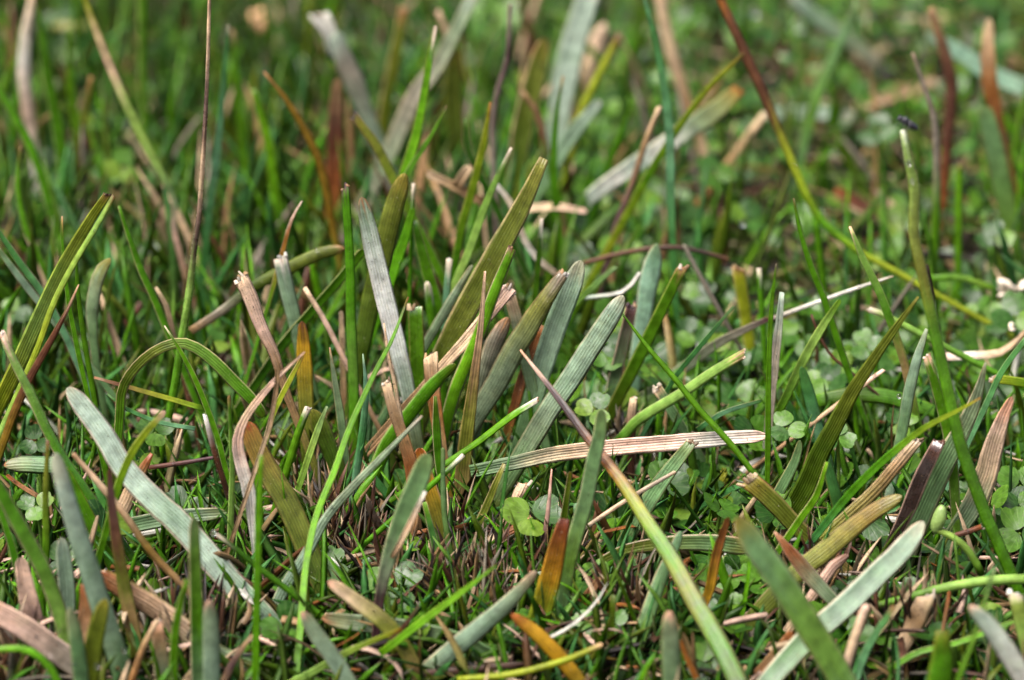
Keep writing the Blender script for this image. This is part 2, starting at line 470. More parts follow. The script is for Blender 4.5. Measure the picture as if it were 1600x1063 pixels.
KIND = {'R': ('grass_shoot', 'grass blade', M_RIB), 'S': ('grass_shoot', 'grass blade', M_SMOOTH), 'O': ('grass_stalk', 'grass stem', M_SMOOTH),
        'D': ('dry_straw', 'dry blade', M_DRY), 'Q': ('dry_stalk', 'dry stalk', M_DRY)}
GROUP = {'R': 'broad striped grass blades', 'S': 'smooth green grass blades', 'O': 'round green grass stems', 'D': 'dry dead blades', 'Q': 'dry dead stalks'}
BLADES = """
# label|style|w tip->base|rows tip,base|tip|pts tip->base|opts
tall pale blade with silvery striped middle and tan rounded tip, left of centre|R:tan,glauc,silver,silver,pale,greysage,olive|20,32,33,32,26,22|790|r|565,308 580,375 600,460 620,540 637,610 648,670|
olive rounded blade standing just behind the silvery striped blade|R:yolive,olive,moss,moss|26,38,36,28|745|r|633,271 614,330 598,395 580,470 566,540|
straight upright green stem with a purple cut top, left of centre|S:purple,green,green,sageg,green,moss|14,15,17,18,18,18|795|c|539,293 546,400 548,500 552,600 553,700 556,745|
broad dark olive blade leaning right behind the centre, smooth bluntly pointed tip|R:yolive,olive,olive,moss|16,34,42,40,32|765|p|850,248 817,320 782,385 747,450 717,505 690,560 672,610|
green stem leaning right across the centre with red-brown cut top|S:redbrown,green,bright,green,green|14,20,22,23,20|810|c|800,388 775,450 745,530 715,600 700,650 690,700|
short square-cut hollow green stub beside the silvery striped blade|S:green,green,green,dkgreen|25,26,26,25|775|c|649,480 651,530 652,570 652,620|gloss
long thin green blade with red tip crossing in front of the central tuft|S:redbrown,green,green,bright,bright,bright,bright|3,8,10,11,11,12,12|880,1080|p|638,464 613,530 587,580 547,667 523,735 500,790 488,830 477,892 470,975 462,1060|
torn tan sheath with ragged top at the middle of the tuft|D:straw,tan,rust,tan,rust|16,19,22,26,28,22|925|c|603,597 614,640 632,690 645,740 645,800 632,870 623,915|
slender pale straw prong rising from the torn tan sheath|D:straw,straw,tan|3,6,8,8|900|p|600,505 608,560 617,600 633,690|
narrow grey curved blade sweeping down left from the tuft centre|R:grey,greysage,greysage,glauc,glauc,grey|5,11,14,16,20,22,20|950,1000|p|660,650 603,708 553,759 510,809 477,869 443,922 423,975 412,1020|
tan strip with white frayed cut end slanting right at centre|D:pinkstraw,straw,tan,tan|24,22,22,18|805|c|797,450 767,487 733,527 690,575|
upright straw blade, narrow above and olive streaked at its broad base|R:straw,straw,tan,yolive,olive,tan|4,9,14,20,26,28,26|840|p|758,424 752,500 745,560 737,620 728,690 722,760 716,830|
broad brown-tipped grey blade hidden behind the tan frayed strip|R:tan,grey,greysage,sage|22,32,32,28|788|r|794,496 772,540 757,590 747,640|
small grey striped stub above the brown-tipped grey blade|R:grey,greysage,sage|20,22,20|785|c|797,463 806,495 815,535|
olive-grey striped blade with torn white tip, left of two pale rounded blades|R:grey,yolive,greysage,greysage,sage|18,30,38,40,36,30|795|c|881,427 851,470 821,518 800,552 775,600 750,640 732,672|
pale grey-green rounded blade, middle one of three at centre right|R:pale,glauc,glauc,sage,sage|28,37,38,36,32,28|785|r|908,407 891,454 871,504 854,554 838,607 822,670 808,715|
long pale striped blade with rounded tip, front of three at centre right|R:pale,glauc,glauc,greysage,sage,olive|28,36,37,36,34,30,24|855|r|974,462 948,504 918,550 888,597 858,640 830,687 795,745 765,795 745,838|
long leaning foreground blade with pinkish white point and dark purple neck|R:pinkstraw,purple,black,rust,yelgreen,green,yolive,green,moss,green|3,10,14,18,22,26,30,33,34,32|930,1150|p|813,547 850,594 883,637 917,684 943,716 977,762 1013,819 1050,875 1090,949 1120,999 1147,1055 1165,1090|grad
pinkish straw blade lying level to the right with striped dry surface|D:pinkstraw,white,pinkstraw,pinkstraw,straw,greysage,sage|20,26,28,28,27,24,22|865|r|1198,681 1130,685 1050,692 960,699 870,709 800,724 735,737|L
short blurred sage blade in front of the pinkish lying blade|S:sage,sage,sage,sageg,sage|18,25,26,26,24,20|1010|r|940,639 937,680 928,716 917,776 903,825 887,889 876,970|
smooth pale green cut stem slanting right above the pinkish lying blade|S:straw,palegreen,palegreen,green,green|16,17,18,19,18|825,800|c|1163,553 1116,580 1066,614 1000,654 975,680|
thin straight dark green blade running down right behind the pinkish blade|O:green,green,green,dkgreen|3,9,11,11,10|850,880|p|972,490 1013,544 1056,594 1090,637 1120,670 1150,704 1185,750|
purple-topped sheath beside the front pale striped blade|R:purple,purple,sage,moss|18,20,22,20|735|c|987,477 971,547 957,604 952,640|
smooth green cut stem with tan top, right of the purple sheath|S:tan,green,green,moss,green|17,19,21,22,20|750|c|1066,418 1040,471 1013,527 987,580 963,627|
pale blue-green leaf blade standing alone right of centre|R:teal,paleteal,paleteal,teal|20,33,35,28|690|r|1026,381 1020,415 1012,450 1006,490|
yellow-green stub with crumpled brown top, upper right of centre|S:redbrown,yelgreen,yelgreen,green|22,22,22,20|640|c|1154,420 1158,450 1163,480 1167,508|
blurred grey blade with dark purple end, slanting behind the clover|S:purple,grey,greysage,greysage|9,13,18,20|720,700|p|1199,499 1166,514 1116,540 1062,580|
thin white straw stalk pointing to the upper right over clover|Q:straw,white,white,grey|3,6,7,8|720|p|1395,432 1340,450 1270,475 1208,498|L
thin teal blade leaning right below the dark green blade|S:sage,tealg,tealg,teal|4,8,9,8|790|p|1146,479 1100,534 1056,587 1043,610|
white papery strip curled on the clover at centre right|D:white,white,pale|7,8,8,7|690|b|1000,426 985,447 966,459 913,466|L
small sage green stub beside the white papery strip|S:sage,sageg,sage|7,9,10|700|c|963,417 938,438 908,466|
rust brown blade squeezed between olive-grey and pale rounded blades|D:rust,redbrown,rust,yolive|10,16,17,16|780|p|846,508 831,547 814,600 803,640|
thin green blade cut white at its end, pointing right at centre|S:white,bright,green,green|10,12,12,11,10|860|c|840,625 820,637 798,651 745,692 700,722|
crumpled dark brown sheath with curled white shred, over clover|D:straw,redbrown,redbrown,dark|12,16,17,14|795|c|990,622 987,645 986,665 986,690|
sage blade with crumpled pinkish cut top beneath the pale cut stem|R:straw,sage,sage,moss|18,17,17,16|795|c|1026,606 1040,627 1053,648 1068,672|
tall dark green stem with brown edges and wet white streak, far right|S:white,palegreen,yolive,green,bright,green,green,green|10,18,18,19,20,21,22,21,20|985|p|1411,203 1421,255 1430,300 1428,361 1440,421 1456,494 1473,571 1490,647 1506,709 1536,792 1560,849 1582,900|gloss
green stem with frayed reddish tip standing left of the tall stem|S:pinkstraw,green,green,sageg,green|14,17,18,18,16|930|c|1448,556 1463,607 1483,687 1490,742 1493,800|
large smooth olive blade tapering to upper right, right of centre|S:yolive,olive,olive,moss,moss,moss|4,14,20,27,33,38,40|915|p|1435,464 1400,511 1366,560 1333,610 1307,660 1280,710 1258,762 1235,800 1218,828|ribs
narrow pale curved blade behind the tall wet stem|S:glauc,glauc,sage,glauc|6,16,20,20,18|835|p|1448,514 1433,560 1420,614 1413,654 1406,690|
tapering green blade with orange tip crossing before the tall wet stem|S:rust,yelgreen,green,green,tealg,tealg|3,9,12,14,14,13|1010,960|p|1532,622 1493,644 1453,664 1420,687 1390,712 1358,741 1317,785 1277,835|
broad green arched blade with brown edges lying behind the olive blade|R:tan,green,green,moss,green|18,26,27,26,22|760|b|1480,651 1433,634 1386,620 1333,617 1275,627|L
thin upright green blade left of the pinkish spotted one|S:redbrown,green,green,green,dkgreen|3,9,12,12,13,12|775|p|1240,310 1250,361 1266,414 1287,467 1307,527 1328,590|
green blade with pink tip and two pinkish brown spots|S:pinkstraw,palegreen,green,tan,green,green|4,12,14,15,14,14|795|p|1328,354 1347,401 1373,454 1393,507 1411,560 1420,600|
medium green blade slanting left under the white straw stalk|S:green,palegreen,green,green|8,15,17,15|795|b|1313,468 1283,514 1257,560 1232,612|
thin upright green blade touching the right end of the pink lying blade|S:purple,green,green,green|3,8,9,10,9|880|p|1213,412 1205,487 1201,587 1200,687 1199,750|
greyish pink dry blade upright behind the thin green one|D:pale,grey,grey,greysage|8,14,17,15|805|p|1222,457 1216,520 1210,570 1204,635|
short teal blade with rounded tip above the paired clover leaves|S:tealg,tealg,teal,tealg|12,20,21,20|805|r|1252,573 1261,605 1268,630 1278,668|
pinkish straw blade with sage base, standing at the right edge|R:pinkstraw,pinkstraw,straw,greysage,sage,sage|10,26,36,40,38,30|930|b|1581,620 1566,654 1551,700 1539,745 1520,790 1488,838|
large sage striped blade leaning left behind the tall wet stem|R:greysage,greysage,sage,sage,greysage,tan|4,24,34,44,46,44,38|935|p|1540,567 1526,620 1509,660 1468,736 1441,792 1417,849 1396,909 1385,955|
dark purple-brown smooth sheath leaning at the right|S:redbrown,dark,dark,dark,redbrown|20,25,26,26,22|945|c|1467,690 1455,715 1440,745 1422,790 1407,822|gloss
slender dark brown pod behind the tall wet stem|S:dark,dark,dark|4,12,8|960|p|1448,414 1454,450 1459,488|L
reddish brown stem arching down from the top edge to yellow-green|O:rust,redbrown,redbrown,yelgreen,green,yelgreen,yelgreen,yelgreen|14,16,18,15,15,14,12,11|560,600|b|1115,-25 1140,30 1168,92 1190,140 1215,200 1245,270 1268,320 1290,352 1340,392 1405,428|
thin green shoot slanting down left from the brown stem's joint|S:purple,yelgreen,green,yelgreen,green|6,8,11,13,14,13|580|b|1165,82 1140,105 1100,145 1050,215 1010,280 980,335 955,380|
dull green blade lying level near the cream petals|S:green,sageg,green|9,12,12|620|b|1553,451 1500,434 1450,436|L
crinkled whitish strip of dead leaf lying at the right edge|D:tan,straw,straw,white,pinkstraw|6,10,14,15,12|700|b|1608,512 1583,537 1560,552 1516,556 1470,558|L
clipped yellow-green stub pointing left at the right edge|S:tan,yelgreen,green|14,16,16|800|c|1550,592 1580,595 1620,602|L
small round green stub with white cut end beside the spotted blade|O:white,palegreen,green|10,12,12|740|c|1358,484 1378,491 1405,505|
small pinkish stalk end poking out behind the large olive blade|Q:pinkstraw,straw,tan|6,8,8|805|c|1381,578 1365,590 1345,605|
thin dark red twig leaning among clover leaves|Q:redbrown,redbrown,dark|4,5,5|760|p|1268,492 1280,524 1300,557 1330,582|
teal blade slanting down left from the right edge|S:tealg,tealg,teal|9,11,11|835|p|1606,526 1566,580 1535,645|
short vivid green blade with red tip, right of the tall wet stem|S:redbrown,bright,green,green|9,12,13,12|520|c|1499,255 1498,300 1497,354 1497,425|
green blade with long dry grey tip behind the fly|S:grey,grey,grey,green,green,green|4,9,11,14,15,14|560|p|1426,82 1443,133 1460,187 1464,270 1463,333 1458,425|
blurred sage blade standing at the upper right edge|S:sage,sage,sageg|26,34,34,30|450|b|1537,165 1550,215 1562,270 1578,350|
blurred folded rust blade at the upper right|D:straw,rust,redbrown,rust|14,24,26,22|420|r|1546,28 1544,80 1547,130 1558,185|
blurred red-brown stalk near the top right corner|D:tan,redbrown,redbrown,rust|12,20,22,18|400|p|1454,12 1477,83 1488,143 1480,240|
blurred pale teal blade lying across the upper right corner|S:glauc,paleteal,paleteal,glauc|18,28,30,28|300|b|1448,52 1500,83 1550,117 1625,148|L
blurred sage blade leaning right against the top edge|S:sage,sage,sageg,sage|8,16,20,18|340|p|1338,2 1313,67 1283,133 1262,200 1252,245|
blurred grey-white blade lying diagonally in the top right background|S:pale,glauc,greysage,grey|24,28,28,24|200|b|1235,-8 1283,33 1333,67 1378,106|L
blurred whitish blade lying level left of the fly|S:pale,pale,glauc|20,22,20|260|b|1340,184 1267,177 1195,178|L
blurred yellow straw lying level behind the fly|D:straw,tan,straw|12,20,18|230|b|1465,124 1400,148 1335,168|L
green blade crossing the upper right edge|S:green,bright,green|8,14,14|330|p|1554,163 1583,207 1612,248|
blurred grey curved strip on dark soil at the upper right|D:grey,straw,grey|8,14,14|420|b|1368,297 1388,318 1420,338|L
blurred red-brown strip on dark soil at the upper right|D:rust,redbrown,redbrown|14,20,18|400|b|1304,296 1340,318 1375,338|L
wide blurred bluish white blade at the top edge|S:white,pale,pale,glauc|40,42,44,36|330|b|928,-30 902,50 885,117 872,195|
blurred pinkish rounded blade tip near the top edge|D:pinkstraw,straw,tan|24,32,28|230|r|945,36 936,65 925,100|
yellow-green blurred stem with brown top near the top centre|S:redbrown,yelgreen,yelgreen,green|11,13,15,14|420|c|968,54 935,117 905,180 897,215|
blurred broad olive blade with rounded tip at top centre|R:olive,olive,moss,moss|24,36,38,30|430|r|851,60 833,133 816,207 808,265|
long thin teal blade hanging in from the top edge|S:teal,tealg,teal,tealg,tealg|6,10,14,15,14,11|600|p|1000,-25 1014,25 1027,77 1040,150 1047,217 1048,300 1053,410|
blurred tan straw standing right of the long teal blade|D:straw,straw,tan,straw|18,21,22,18|330|b|1028,-15 1047,77 1062,125 1080,178|
blurred white blade with rust tip lying diagonally behind the thin shoot|R:rust,yolive,greysage,white,pale,white,pale|22,32,34,33,30,28,24|430,480|c|1155,139 1128,165 1098,187 1050,220 1000,253 950,287 918,312|L
thin purple-brown stalk leaning right, upper centre right|Q:straw,tan,purple,purple,purple|7,10,11,12,11|560|c|1030,167 1019,195 1007,227 987,290 963,353 954,390|
thin vivid green blade standing left of the purple-brown stalk|S:tan,green,green,bright|3,9,12,13,12|540|p|880,119 869,183 865,267 872,354 876,385|
blurred pale sage blade slanting right, top centre|S:pale,glauc,sage,sage|14,24,25,20|450|b|939,157 900,203 871,247 845,292|
blurred curled brown strip at top centre|D:tan,redbrown,tan|7,12,12|440|p|815,143 840,180 855,245|
blurred straw lying level above the pale rounded blades|D:pinkstraw,straw,straw|8,13,14|540|b|917,331 867,323 811,327|L
orange-tan straw leaning right below the brown stem's joint|D:straw,tan,rust|12,15,14|380|c|1197,177 1175,205 1148,242|
blurred green blade between the teal blade and the purple-brown stalk|S:green,green,dkgreen|4,12,14|450|p|992,154 957,240 938,300|
dark green thin blade lying near the top edge, right of centre|S:dkgreen,green,dkgreen|7,11,12|260|p|858,20 893,50 935,92|
tall green blade with white cut point, upper centre|S:white,green,bright,green,green,green|7,11,14,16,17,15|640|b|681,40 674,77 664,140 650,213 632,270 615,330|
green stem with dark cut top leaning left, upper centre|S:dark,yolive,green,green|14,16,17,17|645|c|553,180 569,202 588,227 613,277 632,315|
thin dark green blade with red point leaning right, upper centre|S:redbrown,green,dkgreen,green|2,7,10,10|655|p|698,165 673,213 643,260 622,298|
upright green blade with red tip, right of the upper centre pair|S:rust,yelgreen,green,green|4,12,14,14,13|660|p|766,160 754,233 734,310 722,350 714,395|
pale green blade with white tip leaning right at upper centre|S:white,sageg,palegreen,green,green|4,11,14,14,13|700|p|799,231 776,280 754,333 736,385 716,432 700,470|
thin greyish purple stalk, upper centre, upright|Q:grey,purple,grey,purple|7,10,11,10|520|b|797,5 793,90 776,150 770,217 775,340|
blurred long grey-brown blade leaning right from the top edge|R:pale,greysage,grey,greysage,grey|20,24,28,28,24|430|b|745,-20 711,50 681,107 648,150 608,240 580,295|
blurred grey folded blade in the upper middle|S:pale,grey,glauc,grey|26,34,36,26|380|b|524,50 532,80 553,127 578,192|
white folded flap on the blurred grey blade|D:white,white,pale|30,24,20|370|c|498,24 514,50 522,92|L
blurred rust blade with yellow base in the upper middle|D:tan,redbrown,rust,ochre|16,26,28,24|430|r|528,122 524,183 523,233 520,295|
thin ochre curved blade leaning left in the upper middle|S:tan,ochre,ochre,yolive|3,10,14,14,13|570|p|412,112 443,150 473,197 497,247 511,300 521,355|
blurred thin tan stalk beside the tall green blade|D:straw,tan,straw|8,12,12|340|c|684,17 703,67 717,155|
blurred broad olive blade behind the thin tan stalk|R:olive,olive,moss|20,30,28|350|r|710,75 707,140 712,215|
blurred olive upright blade left of the tall green blade|S:tan,olive,olive|14,21,20|330|c|631,12 618,83 602,170|
pinkish tan stick lying behind the silvery striped blade|D:straw,tan,tan|13,16,15|590|b|667,270 713,293 762,320|L
short pinkish tan stick leaning on the other stick|D:straw,tan|15,17,16|592|c|735,259 724,275 712,292|L
dark green blade between two pale-tipped green blades, upper centre|S:dkgreen,dkgreen,dkgreen|4,11,12|610|p|726,185 731,233 762,298|
thin white dry stick running down right behind the olive blade|D:white,straw,white,straw|8,11,11,9|620|b|774,287 797,317 820,374 840,404 877,434|L
blurred green blade in the upper left of middle|S:green,bright,green|10,15,16|480|p|396,140 420,227 431,322|
thin curved blade with white point and orange neck|S:white,rust,green,green,green|2,6,8,8,7|730|p|472,314 455,345 440,400 428,445 416,486|
short thin stem with white tip behind the olive rounded blade|O:white,green,green|6,7,7|700|c|646,287 645,310 644,340|
tall thin purple and white stalk from the top edge to green base|Q:purple,straw,purple,straw,purple,palegreen,green,green,green|6,6,7,8,9,11,14,15,14|800|b|328,-30 324,117 318,233 310,350 304,380 296,454 283,537 273,604 262,658|gloss
thin teal blade behind the tall purple stalk|S:white,tealg,teal,tealg,tealg|5,10,12,13,12|560|b|357,38 347,150 340,233 326,333 316,445|
green blade right of the teal one, blurred upper left|S:straw,green,green|7,12,12|380|b|363,46 370,133 378,215|
vivid green blurred blade upright at the top left|S:bright,green,green|15,16,15|320|b|222,-30 223,60 224,133 227,210|
long pale green blade leaning left with dry pink base, upper left|S:green,yelgreen,straw,palegreen,palegreen,sage,pinkstraw,tan,straw|8,13,15,16,15,14,10,9,9|560|p|118,-40 147,40 173,107 206,183 240,250 270,306 271,354 280,394 291,435|
blurred tall green blade in the top left corner|S:redbrown,green,green,green|4,14,20,20,18|440|p|56,-10 73,110 90,200 103,300 108,355|
blurred pinkish white dry strip in the top left corner|D:straw,white,pinkstraw,white|14,22,23,18|350|b|52,-8 38,83 41,150 51,222|
blurred green blade crossing the pinkish white strip|S:green,green,moss|6,14,14|330|p|46,15 32,80 8,140|
green blade slanting down right from the left edge, upper left|S:green,bright,green|10,15,16,15|490|p|-15,118 33,200 60,260 78,322|
slim green blade with reddish tip near the left edge|S:redbrown,bright,green|3,9,10,10|600|p|32,228 27,283 38,350 62,405|
blurred green blade right of the top left corner|S:green,bright,green|5,13,14|360|p|107,45 110,133 121,208|
blurred olive blade with brown tip, upper left|S:tan,yolive,olive|6,12,13|420|p|142,119 131,193 119,272|
blurred green blade left of the pale leaning blade|S:green,bright,green|6,13,14|420|p|139,196 157,267 168,310|
olive folded blade with red and white cut tip, left edge|S:redbrown,yelgreen,palegreen,yelgreen,green,yelgreen|12,20,25,27,27,26|870|c|167,304 133,356 93,427 53,514 21,585 -22,672|ribs
narrow pale edge blade paired with the olive folded blade|S:redbrown,palegreen,yelgreen,palegreen,palegreen|8,10,11,11,10|880|c|178,306 150,354 114,414 83,475 60,540 26,618 0,675|
narrow brown pointed blade crossing the olive folded pair|S:straw,redbrown,redbrown,ochre,olive,olive|2,8,12,14,15,14|895|p|123,445 104,487 75,540 45,594 21,647 5,692|
thin vertical green blade right of the olive folded pair|S:dkgreen,green,green,green|3,7,9,9,9|860|p|118,374 122,454 130,520 140,580 151,645|
second thin green blade, left of the first, by the olive pair|S:tan,green,bright,green|3,7,8,9,8|855|p|97,338 98,387 107,470 123,554 138,622|
long teal blade slanting down right from the left edge|S:tealg,tealg,teal,tealg|8,13,14,13,12|760|p|-12,348 33,414 67,460 100,520 130,588|
sage blade below the long teal one at the left edge|S:sage,glauc,sage|8,12,12|750|p|-10,380 33,437 64,476|
sage spoon-shaped blade with rounded tip, left|S:yolive,greysage,sage,sage,moss|14,25,22,16,13,13|745|r|173,404 154,430 144,480 145,520 150,567 156,605|
glossy green stem with pinkish cut tip at the left edge|S:pinkstraw,palegreen,green,green,green|12,15,16,18,18,17|935|c|3,521 20,560 47,614 73,670 98,715 128,758|gloss
long broad pale blade sweeping down right from the left|R:pale,pale,pale,glauc,pale,glauc,glauc,sage|30,37,40,43,44,43,38,36|955,1015|r|105,606 133,640 165,684 191,729 234,776 284,822 334,879 384,935 432,985 505,1068|
olive blade bent over in an arch, left of centre|S:moss,green,sageg,olive,moss,green,moss,moss|19,21,21,19,17,17,17,16|860|b|412,652 393,624 366,597 337,567 307,544 277,536 240,550 207,580 190,614 186,668|ribs
thin green blade with white point crossing the arched blade|S:white,bright,green,green|2,8,10,10,10|890|p|257,509 283,550 307,597 327,647 343,694 353,735|
thin reddish to green blade lying under the arch|S:tan,redbrown,yelgreen,green|4,8,9,9|840|p|147,590 200,605 267,624 322,640|L
thin curved teal blade below the arch|S:tealg,tealg,teal|3,8,8,8|855|p|168,616 200,640 250,660 305,670|L
green stub with pink tip crossing over the broad pale blade|S:pinkstraw,yelgreen,bright,green,green|8,12,13,13,13|1025|b|258,643 233,670 207,706 187,752 178,785|
slanted green blade above the arch, left|S:green,green,green|5,11,13,12|740|p|186,322 198,358 220,420 240,464 258,508|
small curved red-brown strip above the arch|D:straw,redbrown,redbrown|5,10,10|735|p|243,449 260,480 271,526|
pinkish tan torn blade with white frayed top, left of centre|D:straw,pinkstraw,tan,tan,yolive,olive|26,26,20,17,15,14|830|c|377,434 393,470 410,514 425,545 436,575 450,620 464,656|
twisted white and pink dead blade curling down, left of centre|D:tan,pinkstraw,straw,pinkstraw,white,white,white,straw|4,8,11,14,20,24,22,9|965|p|476,550 440,584 410,617 383,654 371,690 377,725 389,769 396,845|
thin tan strand hanging beside the twisted dead blade|D:tan,straw,tan|7,9,8|968|b|434,575 432,605 420,670 404,718|
broad gold and olive blade under the twisted dead blade|R:rust,ochre,olive,olive,moss,moss|30,37,40,40,38,34|930,965|b|383,660 413,726 443,776 467,826 487,876 510,926 526,955|
vivid green upright blade in front of the broad pale blade|S:bright,bright,green,bright|6,11,12,12,12|1105|p|408,712 404,809 402,909 400,1000 399,1075|
sage blade with folded white edge, foreground below centre|S:sage,sage,sage,greysage,purple,purple,purple|26,38,36,28,20,14,13,12|1060|b|669,709 655,749 634,799 614,852 601,896 592,942 587,992 582,1060|
curled white edge running along the foreground sage blade|D:white,straw,straw,tan|6,10,10,7|1063|p|664,768 650,798 630,840 612,872|L
thin rust strand curling down below the torn tan sheath|D:tan,rust,redbrown|5,7,6|980|b|610,889 620,926 638,962|L
gold and olive striped blade below the torn tan sheath|R:rust,gold,yolive,yolive,olive|20,27,30,30,28|925|b|655,700 668,752 684,802 698,859 708,909 714,945|
narrow vivid green blade beside the gold striped blade|S:bright,tealg,green,green|8,14,15,15|955|p|663,785 680,852 693,909 704,966|
long thin grey-green blade curving right of the gold one|S:sage,sage,sageg,sage|7,9,9,9|945|b|692,700 693,792 703,859 720,919 738,977|
small green stem with white tip above the gold striped blade|O:white,bright,green|8,10,10|940|c|724,711 700,735 674,758|
long bright green blade slanting across the lower foreground|S:green,bright,bright,bright|4,11,14,13|1098|c|775,884 717,929 667,966 594,1022|L
yellow-green blurred blade at the bottom edge, left of middle|S:rust,yelgreen,palegreen,yelgreen|6,11,13,13|1105|p|628,983 550,1016 467,1062 420,1085|
olive-straw blade with pink rounded tip, lower foreground|R:pinkstraw,straw,yolive,yolive,tan|20,26,28,27,24|1082|r|513,908 560,942 600,972 630,1009 655,1060|
pale olive blade with tan rounded end lying behind the pink-tipped one|R:tan,greysage,greysage,sage,sage|24,30,32,32,28|1048|r|503,965 543,972 600,977 650,986 717,1002 772,1030|L
pinkish grey blade with rounded tip at the bottom edge|R:pinkstraw,greysage,glauc,greysage|20,27,28,28|1115|r|471,956 497,996 523,1032 548,1072|
wide grey-sage blade rising right from the bottom edge at middle|R:grey,greysage,glauc,glauc,greysage|12,26,33,35,34|1078|b|838,893 800,936 767,966 717,1009 645,1070|
dark red pointed strip over the lower foreground blades|D:redbrown,redbrown,redbrown|3,8,9|1092|p|655,946 633,976 603,1010|L
thin tan stick near the dried root crown|D:straw,tan,straw|6,7,7|1000|b|742,917 732,950 718,992|
dried frayed stub with white hairs, lower centre|D:white,tan,straw,tan|16,20,20,18|915|c|731,858 734,880 730,900 726,930|
short dark glossy brown leaf piece, lower centre|S:dark,dark,redbrown|20,32,26|925|r|668,868 652,856 634,846|L
split rusty husk at centre bottom, pointing right|D:straw,tan,rust,redbrown,rust|14,22,24,22,16|905|c|866,795 843,808 800,828 770,848 748,866|L
pale torn husk piece standing beside the rusty husk|D:straw,straw,tan|20,22,18|900|c|820,756 812,772 802,795|
narrow olive blade left of the long pale striped blade's base|R:yolive,olive,moss|6,13,14,12|905|p|788,725 775,755 760,792 735,845|
gold blade with dark brown tip, lower middle foreground|R:redbrown,rust,gold,yelgreen,green,moss|18,31,37,38,38,32|1025|p|882,811 871,852 858,909 841,969 818,1030|
small rust blade leaning right beside the brown-tipped gold blade|D:tan,rust,rust,tan|9,18,20,18|1005|b|938,902 911,942 884,982 864,1012|
gold blade with rust edge at the bottom edge, middle|R:rust,gold,gold,yolive|16,25,27,26|1115|r|799,960 840,992 873,1026 906,1066|
thin yellow stem lying across the bottom edge, middle|O:straw,yelgreen,yelgreen,yelgreen|9,12,12,11|1125|b|942,1007 883,1032 800,1054 715,1062|L
dark green thin stem upright in the lower middle|S:moss,moss,dkgreen|9,12,13|1055|p|958,930 955,992 951,1060|
thin pink blade pointing straight up, lower centre|S:pinkstraw,pinkstraw,purple,green|2,6,9,9|945|p|862,733 857,792 849,850|
olive narrow blade beside the thin pink one|S:olive,moss,moss|7,13,14|965|b|891,737 881,809 872,870|
teal-green thin blade under the leaning foreground blade|S:teal,green,tealg|7,9,9|970|c|899,787 903,876 906,935|
dark sage striped blade slanting under the pinkish lying blade|R:sage,sage,sage,moss|18,28,30,24|905|c|1081,691 1034,752 1000,806 968,862|
thin tan-grey straw lying across under the leaning foreground blade|Q:straw,grey,straw,grey|6,8,8,8|935|b|1056,737 1000,769 957,796 908,830|L
sage stem with rounded tip passing behind the leaning foreground blade|S:teal,sage,sage,sageg,sage|14,20,25,29,30,28|1000,1060|r|1064,830 1053,859 1033,902 1007,976 980,1042 968,1072|
olive striped blade arching level behind the leaning foreground blade|R:olive,sage,olive,olive,moss|30,29,26,20,12,9|960|b|1170,856 1120,849 1066,848 1013,852 967,862 933,882 908,915|L
rust and gold narrow blade beside the big blurred olive blade|D:rust,rust,gold,gold,yolive,yelgreen|8,17,17,14,14,13|1030|b|1138,808 1121,859 1110,915 1098,950 1083,992 1070,1055|
big blurred olive-sage blade with rounded tip, bottom right of middle|R:yolive,sage,sageg,sageg,sage|34,45,47,46,44|1175|r|1150,809 1178,852 1212,897 1251,959 1293,1025 1323,1075|
blurred pink-tipped pale blade at the bottom edge, right of middle|S:pinkstraw,greysage,sage|24,34,34,32|1175|r|1045,955 1048,1009 1050,1072|
thin orange strand at the bottom edge|S:rust,rust,rust|7,10,10|1120|b|1062,1000 1074,1030 1089,1062|
broad very pale blade slanting down left, lower right|R:pale,glauc,glauc,glauc,sage,glauc,sage|26,38,40,40,40,38,34|1050,1125|r|1443,815 1413,856 1380,889 1346,922 1310,956 1267,992 1227,1035 1200,1066|
gold-olive striped blade with rounded tip, lower right|R:yolive,ochre,yolive,olive,olive,greysage|22,32,34,34,33,30|1000|r|1409,775 1366,799 1327,829 1283,866 1250,892 1200,942 1165,985 1130,1040|
wet brown-olive torn blade above the gold-olive striped blade|R:straw,tan,yolive,olive|18,22,24,22|940|c|1436,686 1400,729 1366,769 1333,799 1308,822|gloss
olive blade cut straight across with ragged white edge|R:yolive,olive,olive,tan|32,32,30,26|955|c|1170,750 1210,786 1240,819 1272,848|
brown-edged tapering blade lying over the gold-olive blade|R:tan,rust,greysage,sage,tan|4,20,27,27,22|1025|p|1210,831 1240,869 1267,902 1303,940|
short pink and rust blade end by the very pale blade|D:redbrown,pinkstraw,straw|10,21,20|1005|b|1326,867 1302,885 1283,912|
green stem with purple upper side lying level from the right edge|O:purple,green,palegreen,palegreen,green|12,15,17,17,17|1030|b|1358,950 1400,939 1467,921 1533,909 1600,905 1650,908|L
blurred pink stalk at the bottom edge, lower right|Q:pinkstraw,straw,pinkstraw|14,16,16|1155|b|1354,945 1340,985 1327,1025 1318,1068|
narrow teal and tan blade beside the blurred pink stalk|S:tan,tealg,teal|8,14,14|1115|c|1397,948 1367,992 1350,1025 1336,1066|
blurred green lance-shaped blade tip at the bottom edge|S:olive,green,green|22,40,42|1180|p|1473,985 1471,1042 1466,1080|
blurred white-pink blade at the bottom right corner|S:pinkstraw,pale,white,pale|20,32,35,34|1185|r|1515,946 1550,985 1577,1025 1603,1068|
thin blurred green stalk before the bottom right corner|S:sage,sageg,green|5,9,10|1175|p|1554,887 1523,992 1495,1066|
vivid green thin blade curving along the lower right|S:green,bright,green|7,10,10|1095|b|1585,971 1500,1003 1433,1020 1388,1048|L
pale green cut stub at the right edge, lower right|S:white,palegreen,palegreen|24,26,26|1085|c|1586,927 1594,960 1603,1000|
